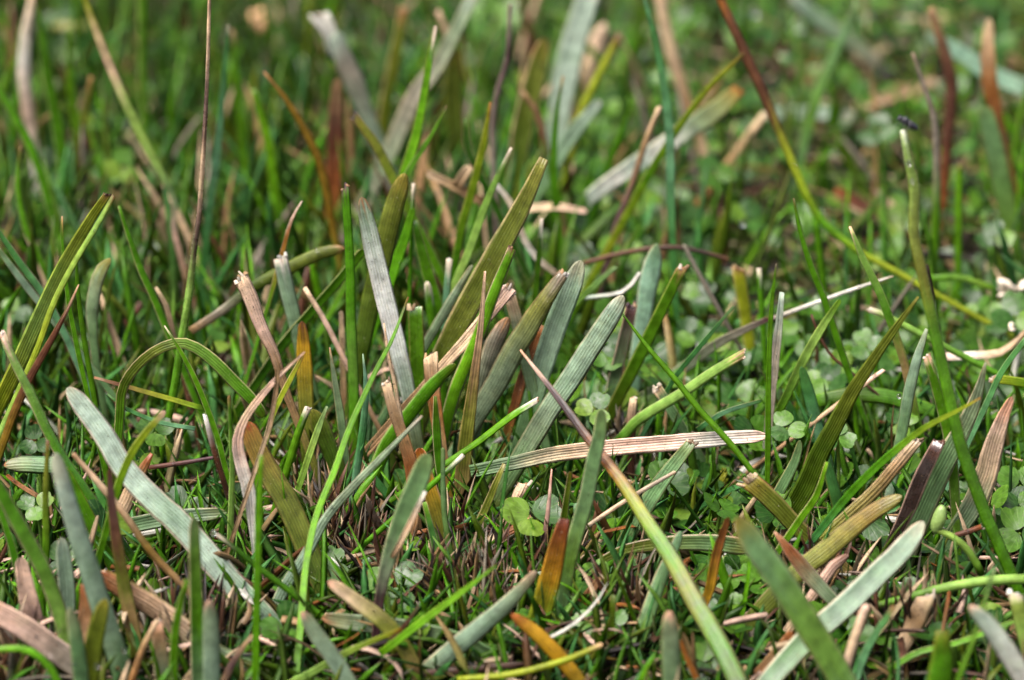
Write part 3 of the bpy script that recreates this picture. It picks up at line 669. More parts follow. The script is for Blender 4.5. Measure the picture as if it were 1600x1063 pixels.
pale stalk curving down from a green bud, lower right|O:palegreen,palegreen,green|10,12,13,13|985|b|1460,826 1493,842 1517,866 1534,898|L
tan papery sheath under the level green stem|D:straw,tan,straw,tan|30,34,34,26|1055|c|1447,932 1438,955 1427,980 1412,1008|
thin rust strand behind the tan papery sheath|D:rust,tan,rust|7,8,7|1062|b|1484,924 1479,955 1472,992|
rust stick at the foot of the big blurred olive blade|D:rust,tan,rust|12,14,14|1090|b|1238,987 1218,1012 1192,1042|
curved bright green blade in front of the large olive blade's base|S:bright,bright,green|6,12,13|965|p|1292,722 1275,776 1248,815|
small sage blade left of the large olive blade's base|S:sage,sage,sage|10,19,20|885|r|1250,688 1243,719 1214,775|
dark teal blade right of the large olive blade's base|S:tealg,tealg,dkgreen|12,21,22|885|b|1288,706 1300,752 1315,808|
brown twig behind the tall wet stem, lower right|Q:rust,redbrown,redbrown|9,10,9|965|c|1534,823 1510,832 1480,840|L
pale bluish blurred blade in the left foreground|S:pale,pale,glauc,glauc,sage|22,30,34,36,36,34|1110|r|86,708 103,769 123,836 143,896 163,959 180,1009 197,1066|
green blade with pale edge slanting from the left edge, lower left|S:sageg,green,sageg,palegreen|14,24,27,27,24|1090|b|-30,710 0,766 33,826 67,889 90,949 104,1005|
narrow green blade below the pale-edged one, lower left|S:green,green,dkgreen|8,13,14|1025|p|-8,770 20,859 35,925|
pale striped stub with rounded top, lower left|R:pale,glauc,glauc,sage|20,28,29,28|1055|r|96,840 102,892 105,942 100,1012|
pink dry stub with blunt top, lower left|D:pinkstraw,pinkstraw,purple,tan|20,29,33,33|1045|b|32,871 43,926 54,970|
pinkish grey-brown blade lying at the lower left edge|R:straw,pinkstraw,grey,grey|34,40,42,38|1105|b|-35,940 0,959 50,989 100,1026 160,1066|L
wet tan-brown blade lying under the broad pale blade, lower left|R:rust,tan,straw,greysage,sage|28,38,40,41,40|1052|b|150,897 200,926 250,956 300,996 350,1032 400,1062|L,gloss
dark purple topped upright blade, lower left|R:redbrown,purple,redbrown,olive,tan,olive|8,16,20,23,25,24|1060|b|171,734 174,782 182,842 193,909 206,976 222,1050|
long tan-olive stalk running down right, lower left|Q:tan,straw,ochre,tan,yolive|8,11,12,13,12|1030|b|113,708 160,762 193,802 233,859 267,896 292,921|
sage striped blade with rounded right end lying level, lower left|R:sage,glauc,sage,sage|18,26,27,27,24|935|r|354,801 300,806 250,812 200,822 130,838|L
sage rounded blade end with rust tip at the left edge|R:rust,greysage,sage,sage|22,29,31,30|900|r|6,727 33,725 67,726 95,728|L
thin rust strand below the rust-tipped sage end|D:rust,tan|6,8,8|925|b|10,742 30,758 62,778|L
green sage upright blade crossing the broad pale blade, lower left|S:sage,sageg,green,sage|16,22,23,24|1112|r|303,808 304,876 307,959 309,1050|
blurred pink-tipped pale blade at the bottom, lower left|S:pinkstraw,greysage,glauc,sage|20,29,31,31|1145|r|327,938 330,992 331,1066|
blurred vivid green strip left of the pink-tipped pale blade|S:green,bright,bright|8,14,15|1142|p|292,905 274,982 270,1066|
tan and green streaked blade at the bottom, lower left|R:pinkstraw,tan,greysage,tan|16,25,27,27|1105|c|245,971 250,1015 254,1068|
thin pinkish tan strand leaning left from the streaked blade|Q:straw,tan,rust|8,12,13|1130|b|247,968 225,1010 205,1066|
blurred olive blade with rounded tip, lower left foreground|S:yolive,olive,olive|22,31,33|1145|r|165,936 151,985 140,1055|
blurred sage blade left of the olive rounded one, bottom left|S:greysage,sage,sage|18,26,27|1155|r|109,950 120,1002 128,1072|
small pointed tan blade behind the pale bluish blurred blade|D:rust,tan,straw|8,24,26|1092|p|129,913 134,950 129,1005|
vivid green blade curling in the bottom left corner|S:bright,bright,green|10,14,14|1155|b|-20,1016 40,1015 77,1042 97,1078|
thin dark red strand beside the dark purple topped blade|D:straw,redbrown,redbrown|5,9,9|1005|b|153,806 147,830 139,858|
tan pointed blade peeping from behind the broad pale blade|R:rust,tan,straw,greysage,sage|6,22,27,28,26|920|p|237,709 222,735 206,765 190,800 165,845|
purple twig lying right of the broad pale blade|Q:purple,purple,redbrown|6,8,8|885|b|335,715 283,724 232,731|L
dark wet stalk with white tip, left of the twisted dead blade|Q:white,redbrown,dark,purple|7,10,10,10|925|c|320,648 328,680 335,705 352,760|gloss
thin green stem upright left of the twisted dead blade|S:tan,green,palegreen,green|5,8,10,11|945|b|358,618 361,680 363,730 362,776 360,832|
dark green stub with a white drop at its tip, lower left|O:white,dkgreen,green|7,10,11|1035|b|336,834 365,855 393,879 418,898|
thin green blade with brown top at the left edge|S:redbrown,yolive,green,green|6,10,12,12,11|1015|p|75,688 71,776 72,859 67,950|
short wide green blade left of the dark purple topped blade|S:green,green,dkgreen|14,21,22|955|b|98,730 112,756 140,812|
purple-tan strand at the bottom, left of middle|D:tan,purple,tan|5,12,14|1122|p|394,993 368,1027 349,1066|
olive blade with rounded tip lying back level, left of the straight stem|R:tan,olive,olive,moss,grey,tan|16,23,22,19,16,14,13|705|r|538,388 500,397 457,417 417,437 383,457 350,484 298,518|L
pale cut blade with white ragged top above the torn tan blade|R:white,glauc,sage,sage|24,26,26,24|740|c|438,402 447,447 457,487 466,525|
small gold blade with dark brown tip, left of the straight stem|R:redbrown,gold,yolive,olive,moss|12,23,27,28,26|795|b|472,502 474,535 476,575 479,645|
dark green blade slanting behind the straight green stem|S:green,green,dkgreen,green|14,16,17,16|740|b|568,390 527,441 483,491 443,537 408,588|
pinkish thin stick leaning left of the straight stem|Q:straw,pinkstraw,tan|8,9,9|765|c|476,450 507,501 542,570|
short tan stick upright near the straight stem|D:straw,tan|7,9,10|745|b|533,486 534,515 535,548|
grey-green pointed blade with brown edge before the straight stem|S:tan,greysage,sage,sage|2,9,14,15,14|840|p|515,543 523,594 532,650 539,710|
slim teal blade with pointed tip right of the straight stem|S:paleteal,teal,tealg,teal,tealg|2,10,13,13,13|875|p|567,553 572,604 569,654 562,707 554,760 549,805|
thin green blade joining the twisted dead blade's tip|S:redbrown,yelgreen,green,green|5,10,10,10|905|b|474,555 450,600 427,647 414,695|
green cut stub with white end, left of centre|O:white,green,green|11,13,14|855|c|481,637 467,674 456,710|
pale green pointed stub right of the white-ended one|S:sage,palegreen,green|4,12,12|865|p|511,635 497,671 484,710|
dark olive rounded leaf behind the two small stubs|R:olive,moss,dkgreen|22,33,30|845|r|488,640 500,664 516,705|
short orange-tan cut stub at the centre of the tuft|D:straw,rust,tan,ochre|24,25,25,22|818|c|673,555 675,587 678,615 682,645|
wide olive-green blade slanting left behind the torn tan sheath|S:moss,green,green,green,bright,green|14,23,24,25,25,22|848|b|712,569 677,601 640,647 607,691 585,740 568,775|
short narrow green blade at the tuft centre|S:moss,green,green|6,15,15,13|880|p|680,619 682,671 685,715 691,765|
thin teal stub with white tip behind the big olive blade|S:white,teal,tealg|11,12,12|725|c|702,405 699,440 696,480|
green stub with round white tip above the square-cut stub|O:white,green,green|10,15,16|725|b|667,440 670,460 675,495|
green blade behind the silvery striped blade's top|S:green,bright,green|10,17,18|705|b|646,325 632,375 612,432|
wide dark green blade behind the big olive blade|S:dkgreen,green,dkgreen|10,21,23|705|p|648,345 661,400 686,490|
greyish blade along the left edge of the big olive blade|R:glauc,greysage,sage|8,16,16|745|b|738,415 700,478 664,540|
thin dark green blade with white tip right of the big olive blade|S:white,dkgreen,green|6,9,10|700|c|846,342 842,400 836,462|
dark reddish runner lying level above the pale rounded blades|Q:redbrown,dark,redbrown,redbrown|6,9,9,8|620|b|1140,406 1080,390 1033,387 967,397 912,412|L
thin green stub with white tip near the brown-topped stub|O:white,green,green|8,10,10|690|c|1186,420 1188,450 1191,492|
dark grey straw leaning left among clover, right of centre|Q:grey,grey,dark|6,8,8|650|b|1068,382 1090,425 1118,475|
teal thin blade lying above the right end of the pinkish blade|S:tealg,teal,tealg|6,9,10|815|b|1190,626 1130,645 1090,672|L
"""
seen_labels = set()
TRACED = []
LINES = []
for line in BLADES.strip().split('\n'):
    if line.startswith('#'): continue
    label, style, wid, rows, tip, pts, opt = line.split('|')
    assert label not in seen_labels, label
    seen_labels.add(label)
    rng = rng_of(label)
    shape, names = style.split(':')
    tint = [PAL[c] for c in names.split(',')]  # white at the tall right-hand stem's tip is a painted wet highlight
    rr = [float(v) for v in rows.split(',')]
    r_tip, r_base = rr[0], rr[-1]
    pp = np.array([[float(v) for v in q.split(',')] for q in pts.split()])
    d = np.concatenate([[0], np.cumsum(np.linalg.norm(np.diff(pp, axis=0), axis=1))])
    f = d / d[-1]
    world_pts = [at(x, y, r_tip + (r_base - r_tip) * t) for (x, y), t in zip(pp, f)]
    widths = [float(v) for v in wid.split(',')]
    wpx = np.interp(f, np.linspace(0, 1, len(widths)), widths)
    wm = [w * px(p) for w, p in zip(wpx, world_pts)]
    opts = opt.split(',')
    if 'L' not in opts:                                     # carry the foot on down into the turf
        p0, p1 = world_pts[-1], world_pts[-2]
        dirn = unit(p0 - p1)
        if p0[2] > 0.0005:
            if dirn[2] < -0.35:
                ext = p0 + dirn * min((p0[2] + 0.002) / -dirn[2], 0.03)
            else:
                ext = p0 + np.array([dirn[0] * 0.006, dirn[1] * 0.006, -min(p0[2] + 0.002, 0.02)])
            world_pts.append(ext); wm.append(wm[-1] * 0.85); tint.append(tint[-1] * 0.9)
    else:
        for p in world_pts: p[2] = max(p[2], 0.0012)
    P = catmull([np.array(p) for p in world_pts], 8)
    W = np.interp(np.linspace(0, 1, len(P)), np.linspace(0, 1, len(wm)), wm)
    name, cat, mat = KIND[shape]
    if 'gloss' in opts: mat = M_GLOSS
    ribs = 1.0 if shape in 'RD' or 'ribs' in opts else 0.3
    origin = P[-1]
    nm = names.split(',')
    end = nm[0] in ('redbrown', 'purple', 'dark', 'white', 'pinkstraw', 'rust', 'tan', 'straw') and nm[1] not in ('rust', 'tan', 'gold', 'pinkstraw', 'straw', 'redbrown', 'dark')
    data = blade_mesh(name, P, W, tint, shape, tip, rng, ribs, first=1.0 if shape == 'D' or 'grad' in opts else 0.22 if end else 0.6)
    TRACED.append((label, pp))
    LINES.append((label, P, data))
    ob = link(name, solid(name, data, mat, origin), mat, None, origin)
    tag(ob, label, cat, GROUP[shape])
    if tip == 'c' and wpx[0] >= 9:
        first = names.split(',')[0]
        fc = PAL['straw'] if first in ('green', 'palegreen', 'sage', 'sageg', 'yolive', 'olive', 'yelgreen') else (PAL[first] + PAL['white']) / 2 if first not in ('redbrown', 'dark', 'purple') else PAL[first]
        link('frayed_tip', solid('frayed_tip', frayed('frayed_tip', data[4], fc, rng, shape in ROUND), M_DRY, origin), M_DRY, ob)

# ------------------------------------------------------------------ low plants with round leaflets
def leaflet_mesh(seed):
    r = random.Random(seed)
    n = 16
    verts, uvs = [(0, 0, 0)], [(0, 0)]
    cup = r.uniform(-0.06, 0.12)
    for ring in (0.55, 1.0):
        for k in range(n):
            a = 2 * math.pi * k / n
            rad = 1.0 - 0.30 * math.exp(-((min(a, 2 * math.pi - a)) / 0.34) ** 2) - 0.16 * (1 - math.cos(a)) / 2
            rad *= 1 + 0.05 * math.sin(3 * a + seed) + r.uniform(-0.015, 0.015)
            x, y = rad * ring * math.cos(a), rad * ring * math.sin(a) * 1.04
            verts.append((x, y, cup * ring * ring + 0.07 * math.sin(2 * a + seed) * ring - 0.10 * math.exp(-(y / 0.15) ** 2) * (0.5 + 0.5 * x) * ring))
            uvs.append((x, y))
    faces = [(0, 1 + k, 1 + (k + 1) % n) for k in range(n)]
    faces += [(1 + k, 1 + n + k, 1 + n + (k + 1) % n, 1 + (k + 1) % n) for k in range(n)]
    m = len(verts)
    verts += [(v[0] * 0.985, v[1] * 0.985, v[2] - 0.035) for v in verts]
    uvs += uvs
    faces += [tuple(m + i for i in reversed(f_)) for f_ in list(faces)]
    return [(v[0] + 1.0, v[1], v[2]) for v in verts], faces, uvs        # the stalk joins at the origin
LEAFLETS = [leaflet_mesh(k) for k in range(5)]
LEAFLET_ME = [mesh_of('leaflet', [np.array(v) for v in L_[0]], L_[1], None, L_[2]) for L_ in LEAFLETS]
for me in LEAFLET_ME: me.materials.append(M_LEAF)
STALK_TINT = PAL['sageg'] * 0.8
def stalk_mesh(h, lean, r, rad=0.00028):
    P = catmull([np.array(p) for p in ((lean, 0, h), (lean * 0.7, 0.0004, h * 0.6), (0, 0, -0.001))], 4)
    data = blade_mesh('stalk', P, np.full(len(P), rad * 2), [STALK_TINT, STALK_TINT], 'O', 'b', r, 0.0, view=np.array([0, 1.0, 0]))
    return mesh_of('stalk', data[0], data[1], data[2], data[3])
rs = random.Random(5)
STALKS = [(h, l, stalk_mesh(h, l, rs)) for h, l in ((0.004, 0.001), (0.007, -0.0015), (0.010, 0.002), (0.013, -0.001))]
for _, _, me in STALKS: me.materials.append(M_SMOOTH)

def clover(p, size, rng, label, group, k_stalk=None, tilt=None, leaves=3):
    root = empty('clover_sprig', p)
    root.rotation_euler = (0, 0, rng.uniform(-0.7, 0.7))
    tag(root, label, 'clover', group)
    h, l, me = STALKS[rng.randrange(len(STALKS)) if k_stalk is None else k_stalk]
    link('stalk', me, M_SMOOTH, root)
    a0 = rng.uniform(0, 6.28)
    tx, ty = rng.gauss(0, 0.3), rng.gauss(0, 0.25)
    face = rng.uniform(0.25, 0.75) if tilt is None else tilt
    base = Matrix.Rotation(face, 4, 'X') @ Matrix.Rotation(tx, 4, 'Y')
    for i in range(leaves):
        o = link('leaflet', LEAFLET_ME[rng.randrange(5)], M_LEAF, root)
        s_ = size * rng.uniform(0.85, 1.1)
        m = Matrix.Translation((l, 0, h)) @ base @ Matrix.Rotation(a0 + i * 2 * math.pi / leaves + rng.gauss(0, 0.15), 4, 'Z') @ Matrix.Rotation(-rng.uniform(0.0, 0.45), 4, 'Y') @ Matrix.Scale(s_, 4)
        o.matrix_basis = m
    return root

HEROES = [  # x, y of the leaf cluster, ground row, radius of a leaflet in photo pixels, label
    (925, 640, 800, 17, 'round clover trefoil just left of the crumpled brown sheath'),
    (1222, 668, 830, 17, 'large clover trefoil just past the pinkish lying blade tip'),
    (1300, 684, 840, 16, 'clover trefoil between short teal blade and large olive blade'),
    (800, 866, 905, 18, 'clover leaf beside the split rusty husk'),
    (655, 900, 935, 19, 'clover leaf below the dark glossy brown leaf piece'),
    (1586, 832, 905, 24, 'yellow-green spotted clover at the right edge'),
    (1585, 792, 880, 17, 'shiny round clover below the flat leaf, right edge'),
    (1586, 758, 860, 22, 'flat green clover leaf uppermost at the lower right edge'),
    (1490, 880, 935, 22, 'wet round clover leaf under the curving pale stalk'),
    (1078, 522, 640, 17, 'yellowing clover behind the thin straight dark green blade'),
    (1088, 462, 600, 16, 'pale round clover left of the brown-topped stub'),
    (1345, 540, 690, 16, 'bright clover pair behind the large olive blade'),
    (1575, 492, 640, 22, 'broad clover leaf near the cream petals, right edge'),
    (1105, 1035, 1085, 20, 'pale veined round clover leaf near the bottom edge'),
    (895, 395, 520, 16, 'blurred clover trefoil above the pale rounded blades'),
    (195, 262, 420, 18, 'blurred pale clover trefoil at the upper left'),
    (1365, 205, 380, 18, 'blurred bright clover left of the fly'),
    (1110, 270, 430, 18, 'blurred clover cluster right of the long teal blade'),
    (770, 30, 150, 30, 'large blurred clover leaf at the top edge'),
    (245, 675, 840, 17, 'dark clover leaves beneath the bent arch blade'),
    (60, 690, 850, 15, 'clover leaf half hidden near the left edge'),
    (1545, 370, 520, 17, 'blurred clover right of the tall wet stem'),
    (508, 885, 950, 20, 'dark green clover leaf behind the narrow grey curved blade'),
    (945, 560, 730, 15, 'clover leaves left of the purple-topped sheath'),
    (1400, 660, 800, 15, 'clover leaves between the arched blade and pale curved blade'),
    (60, 790, 930, 16, 'clover leaves behind the green pale-edged blade, left edge'),
]
for x, y, row, r_px, label in HEROES:
    rng = rng_of(label)
    p = ground_point(x, row)
    q = at(x, y, row)
    h_ = max(q[2], 0.002)
    root = empty('clover_sprig', p)
    tag(root, label, 'clover', 'clover sprigs')
    P = catmull([np.array(v) for v in ((0.0003, 0, h_), (0.0008, 0.0006, h_ * 0.55), (0, 0.001, -0.001 - p[2]))], 5)
    dta = blade_mesh('stalk', P, np.full(len(P), 0.0006), [STALK_TINT, STALK_TINT], 'O', 'b', rng, 0.0, view=np.array([0, 1.0, 0]))
    link('stalk', mesh_of('stalk', dta[0], dta[1], dta[2], dta[3]), M_SMOOTH, root)
    a0 = rng.uniform(0, 6.28)
    base = Matrix.Rotation(0.65, 4, 'X') @ Matrix.Rotation(rng.gauss(0, 0.15), 4, 'Y')
    for i in range(3):
        o = link('leaflet', LEAFLET_ME[rng.randrange(5)], M_LEAF, root)
        o.matrix_basis = Matrix.Translation((0.0003, 0, h_)) @ base @ Matrix.Rotation(a0 + i * 2.094 + rng.gauss(0, 0.1), 4, 'Z') @ Matrix.Rotation(-rng.uniform(0.0, 0.25), 4, 'Y') @ Matrix.Scale(r_px * px(q), 4)

def zone(x, row):
    v = 'blurred top background' if row < 330 else 'soft middle distance' if row < 560 else 'middle of the turf' if row < 800 else 'near turf'
    hz = 'left' if x < 533 else 'centre' if x < 1066 else 'right'
    return v, hz
def clover_label(x, row, v, hz):
    best = None
    for label, pp in TRACED:
        dd = np.hypot(pp[:, 0] - x, pp[:, 1] - (row - 30))
        k = int(dd.argmin())
        if best is None or dd[k] < best[0]: best = (dd[k], label, pp[k])
    dist, label, q = best
    short = label.split(',')[0]
    dx, dy = x - q[0], row - 30 - q[1]
    side = ('right of' if dx > 0 else 'left of') if abs(dx) > abs(dy) else ('below' if dy > 0 else 'above')
    text = 'small clover sprig just %s the %s' % (side, short)
    if dist > 60 or len(text.split()) > 16 or 'edge' in short.split()[-1:]:
        return 'low round-leaved clover sprig in the %s, %s' % (v, hz)
    return text
rng = random.Random(77)
def clover_density(x, row):
    d = 0.22 + 0.78 * min(max((x - 560) / 500, 0), 1)
    if row > 720: d *= 0.30
    if x > 1080 and 90 < row < 560: d *= 0.65
    if x > 1150 and 260 < row < 540: d *= 0.4
    return d
spots = []
while len(spots) < 270:
    x, row = rng.uniform(-20, 1620), rng.uniform(120, 1000)
    if rng.random() <= clover_density(x, row): spots.append((x, row))
texts = [clover_label(x, row, *zone(x, row)) for x, row in spots]
for text in sorted(set(texts)):                             # two or three beside one blade: say which
    mine = sorted((i for i in range(len(spots)) if texts[i] == text), key=lambda i: spots[i][1])
    if not text.startswith('small') or len(mine) == 1: continue
    rest = text.replace('small clover sprig just', 'clover sprigs')
    words_ = {2: ('farther of two ', 'nearer of two '), 3: ('farthest of three ', 'middle one of three ', 'nearest of three ')}.get(len(mine))
    for k, i in enumerate(mine):
        if words_ and len((words_[k] + rest).split()) <= 16: texts[i] = words_[k] + rest
        else: texts[i] = 'low round-leaved clover sprig in the %s, %s' % zone(*spots[i])
for n, (x, row) in enumerate(spots):
    v, hz = zone(x, row)
    clover(ground_point(x, row), rng.uniform(0.0014, 0.0025), rng, texts[n], 'low clover, %s, %s' % (v, hz))

# the rest of the low clover, past what one can count
rng = random.Random(78)
verts, faces, uvs = [], [], []
for _ in range(3700):
    while True:
        x, row = rng.uniform(-300, 1900), rng.uniform(-330, 1060)
        if rng.random() < clover_density(x, row): break
    p = ground_point(x, row)
    h = rng.uniform(0.001, 0.007)
    s0 = rng.uniform(0.0010, 0.0025)
    base = Matrix.Translation((p[0], p[1], h)) @ Matrix.Rotation(rng.uniform(0.0, 0.7), 4, 'X') @ Matrix.Rotation(rng.gauss(0, 0.35), 4, 'Y')
    a0 = rng.uniform(0, 6.28)
    for i in range(3):
        L_ = LEAFLETS[rng.randrange(5)]
        m = np.array(base @ Matrix.Rotation(a0 + i * 2.094, 4, 'Z') @ Matrix.Rotation(-rng.uniform(-.2, .7), 4, 'Y') @ Matrix.Scale(s0 * rng.uniform(.75, 1.15), 4))
        nv = len(L_[0]) // 2
        vv = np.array(L_[0][:nv]) @ m[:3, :3].T + m[:3, 3]
        o_ = len(verts)
        verts += list(vv)
        uvs += L_[2][:nv]
        faces += [tuple(o_ + q for q in f_) for f_ in L_[1] if max(f_) < nv]
tag(link('clover_carpet', mesh_of('clover_carpet', verts, faces, None, uvs), M_LEAF), 'carpet of tiny round clover leaves covering the soil', 'ground cover', None, 'stuff')

# ------------------------------------------------------------------ uncounted thin grass and dead thatch
def strip_cloud(name, spec, mat, seed):
    rng = random.Random(seed)
    V, F, Cc, U = [], [], [], []
    for (p, az, el, ln, w, bend, cols_) in spec(rng):
        segs = 5
        q = np.array(p, dtype=float)
        dirn = np.array([math.cos(az) * math.cos(el), math.sin(az) * math.cos(el), math.sin(el)])
        side = np.array([-math.sin(az), math.cos(az), 0.0])
        r_ = rng.uniform(0, 6.28)
        nrm = np.cross(side, dirn)
        side = side * math.cos(r_) + nrm * math.sin(r_)
        b0 = len(V)
        for k in range(segs + 1):
            t = k / segs
            hw = 0.5 * w * (1 - 0.15 * t) * (1.0 if t < 0.7 else max(0.06, 1 - ((t - 0.7) / 0.3) ** 2))
            nr = unit(np.cross(side, dirn))
            for (u, d_) in ((-1, 0.25), (0, -0.12), (1, 0.25), (0, -0.5)):
                V.append(q + side * u * hw + nr * d_ * hw)
                U.append((u * hw * 1000, t * ln * 1000))
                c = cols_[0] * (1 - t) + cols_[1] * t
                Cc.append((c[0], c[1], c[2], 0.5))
            q = q + dirn * (ln / segs)
            dirn = unit(dirn + np.array(bend) / segs)
        for k in range(segs):
            for j in range(4):
                a, b = b0 + k * 4 + j, b0 + k * 4 + (j + 1) % 4
                F.append((a, b, b + 4, a + 4))
        F.append((b0 + segs * 4, b0 + segs * 4 + 1, b0 + segs * 4 + 2, b0 + segs * 4 + 3))
    return link(name, mesh_of(name, V, F, Cc, U), mat)

GREENS = ['green', 'green', 'dkgreen', 'bright', 'moss', 'sageg', 'tealg', 'tealg', 'moss', 'olive']
def grass_density(x, row):
    d = 1.0 if x < 700 else 1.0 - 0.72 * min((x - 700) / 350, 1)
    if row > 700: d = max(d, 0.9)
    return d
def short_grass(rng):
    for _ in range(8000):
        while True:
            x, row = rng.uniform(-350, 1950), rng.uniform(-330, 1230)
            if rng.random() < grass_density(x, row): break
        p = ground_point(x, row); p[2] = -0.002
        near = min(max((row - 500) / 500, 0), 1)
        ln = rng.uniform(0.008, 0.034) * (1 - 0.5 * near)
        c0 = PAL[rng.choice(GREENS)] * rng.uniform(0.25, 0.6); c1 = PAL[rng.choice(GREENS)] * rng.uniform(0.35, 1.2)  # feet coloured darker, painting in shade between shoots; likewise in the loops below
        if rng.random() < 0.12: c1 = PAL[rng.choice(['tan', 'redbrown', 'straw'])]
        yield p, rng.uniform(0, 6.28), rng.uniform(0.5, 1.5), ln, rng.uniform(0.0007, 0.0017), (rng.gauss(0, .4), rng.gauss(0, .4), rng.uniform(-.7, .1)), (c0, c1)
def all_grass(rng):
    yield from short_grass(rng)
    for _ in range(1000):                                    # taller shoots standing in the far left of the turf
        x = rng.uniform(-300, 900) if rng.random() < 0.8 else rng.uniform(900, 1800)
        p = ground_point(x, rng.uniform(60, 700) if x < 560 else rng.uniform(60, 600)); p[2] = -0.002
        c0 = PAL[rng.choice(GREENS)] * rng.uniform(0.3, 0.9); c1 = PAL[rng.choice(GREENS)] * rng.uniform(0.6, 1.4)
        if rng.random() < 0.15: c0 = c1 = PAL[rng.choice(['straw', 'tan', 'grey', 'redbrown'])] * 0.9
        yield p, rng.uniform(0, 6.28), rng.uniform(1.0, 1.5), rng.uniform(0.016, 0.036), rng.uniform(0.0010, 0.0022), (rng.gauss(0, .3), rng.gauss(0, .3), rng.uniform(-.5, .1)), (c0, c1)
def every_grass(rng):
    yield from all_grass(rng)
    for _ in range(1500):
        x = rng.uniform(-250, 1050) if rng.random() < 0.65 else rng.uniform(700, 1850)
        p = ground_point(x, rng.uniform(560, 1060)); p[2] = -0.002
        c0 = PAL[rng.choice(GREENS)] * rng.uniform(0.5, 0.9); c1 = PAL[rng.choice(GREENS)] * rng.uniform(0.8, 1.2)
        if rng.random() < 0.10: c1 = PAL[rng.choice(['straw', 'tan', 'redbrown', 'white'])]
        yield p, rng.uniform(0, 6.28), rng.uniform(0.45, 1.4), rng.uniform(0.010, 0.021), rng.uniform(0.0008, 0.0018), (rng.gauss(0, .35), rng.gauss(0, .35), rng.uniform(-.5, .1)), (c0, c1)
def whole_turf(rng):
    yield from every_grass(rng)
    for _ in range(850):                                    # long fine needles crossing one another
        x = rng.uniform(-250, 1000) if rng.random() < 0.75 else rng.uniform(900, 1850)
        p = ground_point(x, rng.uniform(520, 1030)); p[2] = -0.002
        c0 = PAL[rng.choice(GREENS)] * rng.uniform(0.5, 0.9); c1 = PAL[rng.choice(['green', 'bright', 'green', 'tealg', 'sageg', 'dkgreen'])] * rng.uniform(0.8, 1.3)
        yield p, rng.uniform(0, 6.28), rng.uniform(0.3, 1.35), rng.uniform(0.012, 0.026), rng.uniform(0.0005, 0.0011), (rng.gauss(0, .3), rng.gauss(0, .3), rng.uniform(-.5, .1)), (c0, c1)
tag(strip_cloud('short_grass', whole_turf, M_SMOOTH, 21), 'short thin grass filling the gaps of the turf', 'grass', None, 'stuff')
def thatch(rng):
    for _ in range(4200):
        x, row = rng.uniform(-350, 1950), rng.uniform(-330, 1230)
        if x > 1100 and 120 < row < 520 or rng.random() < 0.5: pass
        p = ground_point(x, row); p[2] = rng.uniform(-0.001, 0.004)
        c = PAL[rng.choice(['tan', 'redbrown', 'dark', 'straw', 'redbrown', 'ochre', 'grey', 'dark'])] * rng.uniform(0.25, 0.75)
        yield p, rng.uniform(0, 6.28), rng.uniform(-0.1, 0.35), rng.uniform(0.005, 0.018), rng.uniform(0.0004, 0.0014), (rng.gauss(0, .6), rng.gauss(0, .6), rng.uniform(-.5, .0)), (c, c * rng.uniform(.7, 1.2))
CROWNS = [(560, 905), (540, 880), (515, 860), (760, 980), (745, 960), (1418, 1030), (500, 800), (640, 965), (985, 760), (1000, 1000), (20, 1090), (700, 900), (1270, 960), (300, 1040), (860, 930)]
def thatch_all(rng):
    yield from thatch(rng)
    for _ in range(750):                                    # dead stems and scraps on the bare soil beyond
        p = ground_point(rng.uniform(1060, 1750), rng.uniform(60, 560)); p[2] = rng.uniform(0.001, 0.007)
        c = PAL[rng.choice(['tan', 'straw', 'redbrown', 'dark', 'yolive', 'dark', 'ochre', 'moss', 'olive'])] * rng.uniform(0.4, 0.95)
        yield p, rng.uniform(0, 6.28), rng.uniform(-0.15, 0.5), rng.uniform(0.006, 0.024), rng.uniform(0.0006, 0.0020), (rng.gauss(0, .5), rng.gauss(0, .5), rng.uniform(-.6, .0)), (c, c * rng.uniform(.7, 1.2))
    for _ in range(700):                                    # pale straw scraps caught between the near blades
        x = rng.uniform(-100, 1000) if rng.random() < 0.7 else rng.uniform(900, 1700)
        p = ground_point(x, rng.uniform(600, 1090)); p[2] = rng.uniform(0.001, 0.008)
        c = PAL[rng.choice(['straw', 'pinkstraw', 'tan', 'tan', 'white', 'redbrown', 'rust'])] * rng.uniform(0.5, 1.0)
        yield p, rng.uniform(0, 6.28), rng.uniform(-0.3, 0.7), rng.uniform(0.004, 0.013), rng.uniform(0.0004, 0.0015), (rng.gauss(0, .7), rng.gauss(0, .7), rng.uniform(-.7, .2)), (c, c * rng.uniform(.6, 1.2))
    for x, row in CROWNS:                                   # fibrous crowns the shoots grow from
        g = ground_point(x, row)
        for _ in range(75):
            p = g + np.array([rng.gauss(0, 0.0022), rng.gauss(0, 0.0016), 0]); p[2] = -0.001
            c = PAL[rng.choice(['tan', 'redbrown', 'straw', 'redbrown', 'dark', 'grey'])] * rng.uniform(0.5, 1.0)
            yield p, rng.uniform(0, 6.28), rng.uniform(0.9, 1.55), rng.uniform(0.005, 0.017), rng.uniform(0.0003, 0.0012), (rng.gauss(0, .35), rng.gauss(0, .35), rng.uniform(-.3, .1)), (c, c * rng.uniform(.8, 1.3))
tag(strip_cloud('dead_thatch', thatch_all, M_DRY, 22), 'brown dead thatch lying on the soil between blades', 'thatch', None, 'stuff')

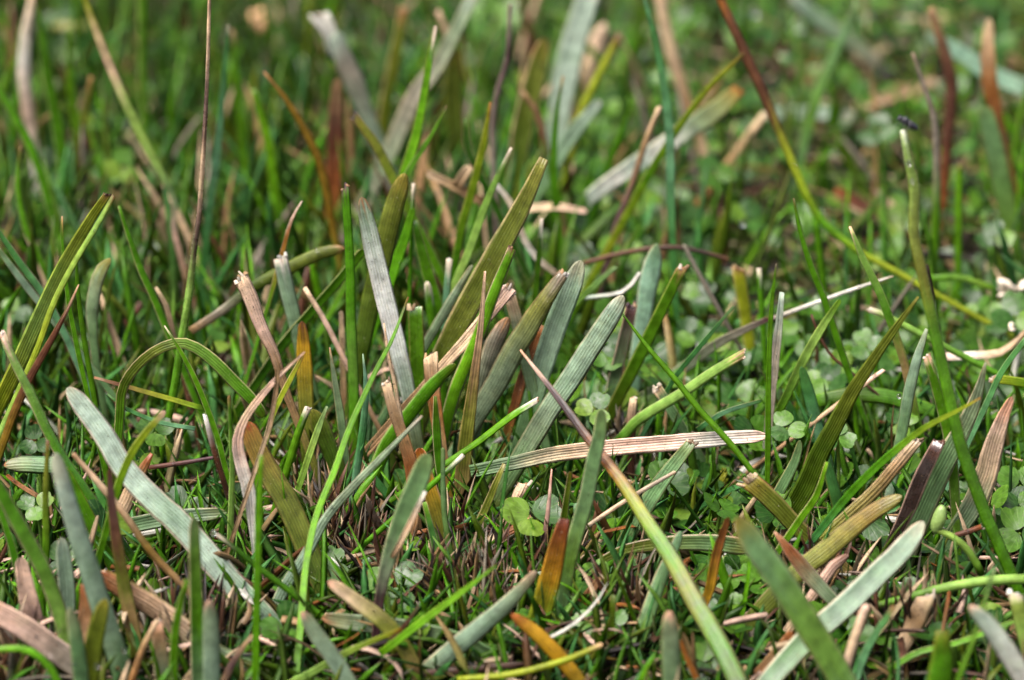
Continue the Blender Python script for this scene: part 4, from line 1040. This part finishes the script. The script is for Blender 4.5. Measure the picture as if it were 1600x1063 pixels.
# feathery moss between the clover
def moss(rng):
    for _ in range(230):
        if rng.random() < 0.8: x, row = rng.uniform(950, 1750), rng.uniform(150, 860)
        else: x, row = rng.uniform(-100, 950), rng.uniform(150, 1000)
        g = ground_point(x, row); g[2] = 0.001
        az, el, ln = rng.uniform(0, 6.28), rng.uniform(0.5, 1.3), rng.uniform(0.005, 0.011)
        ax = np.array([math.cos(az) * math.cos(el), math.sin(az) * math.cos(el), math.sin(el)])
        c = PAL[rng.choice(['yelgreen', 'palegreen', 'bright', 'green'])] * rng.uniform(0.6, 0.95)
        yield g, az, el, ln, 0.0004, (0, 0, -.1), (c * .7, c)
        for k in range(5, 15):
            f = k / 15
            for s_ in (-1, 1):
                a2 = az + s_ * rng.uniform(0.6, 1.0)
                yield g + ax * ln * f, a2, el * 0.75 + rng.uniform(-.2, .3), 0.0030 * (1.15 - f), 0.0007, (0, 0, 0.1), (c, c * 1.1)
tag(strip_cloud('feathery_moss', moss, M_SMOOTH, 23), 'pale feathery moss sprigs growing between the clover', 'moss', None, 'stuff')

# ------------------------------------------------------------------ small things
def blob(name, rad, seed, amp=0.2, squash=(1, 1, 1), rings=8, segs=12):
    V, F = [], []
    for i in range(rings + 1):
        th = math.pi * i / rings
        for k in range(segs):
            ph = 2 * math.pi * k / segs
            d = Vector((math.sin(th) * math.cos(ph), math.sin(th) * math.sin(ph), math.cos(th)))
            r = rad * (1 + amp * noise.noise(d * 1.7 + Vector((seed, seed * 2.0, 0))))
            V.append(np.array([d.x * r * squash[0], d.y * r * squash[1], d.z * r * squash[2]]))
    for i in range(rings):
        for k in range(segs):
            a, b = i * segs + k, i * segs + (k + 1) % segs
            F.append((a, a + segs, b + segs, b))
    return mesh_of(name, V, F)

# the small dark fly sitting on the tip of the tall wet stem
M_FLY = plain_material('fly_black', (0.012, 0.012, 0.018), 0.3, 0.3, 3000)
M_WING = plain_material('fly_wing', (0.05, 0.05, 0.06), 0.25, 0.3, 2500)
fp = at(1414, 198, 985)
u_ = px(fp)
fly = empty('fly', fp)
fly.rotation_euler = (0.0, math.radians(32), 0.0)
tag(fly, 'small black fly sitting on the tip of the tall wet stem', 'fly')
link('abdomen', blob('abdomen', 8 * u_, 3, 0.05, (1.5, 0.8, 0.75)), M_FLY, fly, (9 * u_, 0, 7 * u_))
link('thorax', blob('thorax', 7 * u_, 4, 0.05, (1.05, 0.9, 0.95)), M_FLY, fly, (-5 * u_, 0, 8 * u_))
link('head', blob('head', 5 * u_, 5, 0.05, (0.9, 1.1, 1.0)), M_FLY, fly, (-14 * u_, 0, 7 * u_))
for s_ in (-1, 1):
    wv = [np.array([-4 + 26 * t, s_ * (3 + 7 * math.sin(math.pi * min(t * 1.05, 1)) * e), 13 - 5 * t + zz]) * u_ for zz in (0, -0.5) for e in (0.0, 1.0) for t in np.linspace(0, 1, 8)]
    wf = [(k, k + 1, 8 + k + 1, 8 + k) for k in range(7)] + [(16 + k, 24 + k, 24 + k + 1, 16 + k + 1) for k in range(7)]
    wf += [(k, 16 + k, 17 + k, k + 1) for k in range(7)] + [(8 + k, 9 + k, 25 + k, 24 + k) for k in range(7)]
    link('wing', mesh_of('wing', wv, wf), M_WING, fly)
    for x_ in (-9, -3, 4):
        P = np.array([[x_ - 3 + x_ * 0.5, s_ * 11, -2], [x_ - 1, s_ * 10, 6], [x_, s_ * 3, 6]], dtype=float) * u_
        P = catmull(list(P), 4)
        dta = blade_mesh('leg', P, np.full(len(P), 1.6 * u_), [PAL['dark'] * .4] * 2, 'O', 'b', rng, 0.0, view=np.array([0, 1.0, 0]))
        link('leg', mesh_of('leg', dta[0], dta[1], dta[2], dta[3]), M_FLY, fly)

# crumpled cream petals on the clover, right edge
M_CREAM = plain_material('cream_petal', tuple(lin((236, 220, 200)) * .85), 0.6, 0.2, 1500)
def crumple(name, label, x, y, row, w_, seed, cat, n_p=7):
    p = at(x, y, row)
    root = empty(name, p)
    tag(root, label, cat)
    r = random.Random(seed)
    u = px(p)
    for k in range(n_p):
        me = blob('petal', w_ * u * r.uniform(.28, .45), seed + k, 0.75, (1.2, 0.7, 0.32), 7, 11)
        o = link('petal', me, M_CREAM, root, (r.uniform(-.7, .7) * w_ * u, r.uniform(-.4, .4) * w_ * u, r.uniform(-.5, .5) * w_ * u))
        o.rotation_euler = (r.uniform(-1, 1), r.uniform(-1, 1), r.uniform(0, 3))
crumple('withered_flower', 'cream crumpled withered petals at the right edge above clover', 1584, 454, 580, 25, 11, 'flower', 12)
crumple('flower_scrap', 'tiny white petal scrap lying on the broad clover leaf', 1577, 509, 655, 10, 12, 'petal', 4)

# blurred stone and yellow leaf at the top
M_STONE = plain_material('tan_stone', tuple(lin((206, 160, 118)) * .85), 0.7, 0.2, 400)
sp_ = at(414, 34, 60)
tag(link('stone', blob('stone', 32 * px(sp_), 9, 0.3, (1.0, 0.8, 0.72)), M_STONE, None, sp_), 'blurred tan stone at the top edge, left of centre', 'stone')
M_YLEAF = plain_material('yellow_leaf', tuple(lin((140, 140, 60)) * .6), 0.5, 0.25, 600)
sp_ = at(112, 42, 130)
tag(link('yellow_leaf', blob('yellow_leaf', 24 * px(sp_), 14, 0.4, (1.3, 0.8, 0.35)), M_YLEAF, None, sp_), 'blurred yellow leaf in the top left background', 'leaf')

# green bud at the head of the curving pale stalk
M_BUD = plain_material('green_bud', tuple(lin((126, 152, 82)) * .8), 0.4, 0.25, 900)
bp = at(1467, 812, 984)
bud = link('flower_bud', blob('flower_bud', 14 * px(bp), 6, 0.15, (0.8, 0.8, 1.75)), M_BUD, None, bp)
bud.rotation_euler = (0, 0.25, 0)
tag(bud, 'sage green bud hanging above the curving pale stalk', 'bud')

# dew drops
DROPS = [(289, 488, 799, 4, 'dew drop low on the tall purple stalk'), (334, 833, 1037, 5, 'dew drop on the end of the dark green stub'),
         (1180, 17, 200, 9, 'blurred dew drop sparkling at the top edge'), (1161, 349, 560, 6, 'blurred dew drop on clover right of the long teal blade'),
         (1405, 619, 838, 4, 'dew drop beside the narrow pale curved blade'), (118, 1040, 1158, 6, 'dew drop on the blurred sage blade, bottom left'),
         (194, 1017, 1114, 5, 'dew drop on the pale bluish blurred blade'), (78, 1024, 1110, 4, 'dew drop on the pinkish grey-brown lying blade'),
         (1425, 283, 988, 4, 'dew drop near the top of the tall wet stem'), (1420, 255, 988, 5, 'topmost dew drop on the tall wet stem'),
         (152, 1041, 1148, 5, 'dew drop at the foot of the olive rounded blade'), (495, 391, 708, 4, 'dew drop behind the level olive blade')]
for x, y, row, r_px, label in DROPS:
    p = at(x, y, row)
    tag(link('dew_drop', blob('dew_drop', r_px * px(p), 1, 0.06, (1, 1, 1.1), 10, 16), M_WATER, None, p), label, 'dew drop', 'dew drops')

rng = random.Random(40)
for label, P, data in LINES[3::6]:                          # tiny dew beads resting on the blades
    vs_ = data[0]
    if len(label.split()) > 11: continue
    k = rng.randrange(len(P) // 8, len(P) * 2 // 3)
    near = sorted(vs_, key=lambda v: np.linalg.norm(v - P[k]))[:14]
    p = min(near, key=lambda v: np.linalg.norm(v - C0))
    tag(link('dew_drop', blob('dew_drop', rng.uniform(1.8, 3.2) * px(p), 1, 0.06, (1, 1, 1), 8, 12), M_WATER, None, p), 'tiny dew bead on the ' + ' '.join(label.split()[:11]), 'dew drop', 'dew drops')
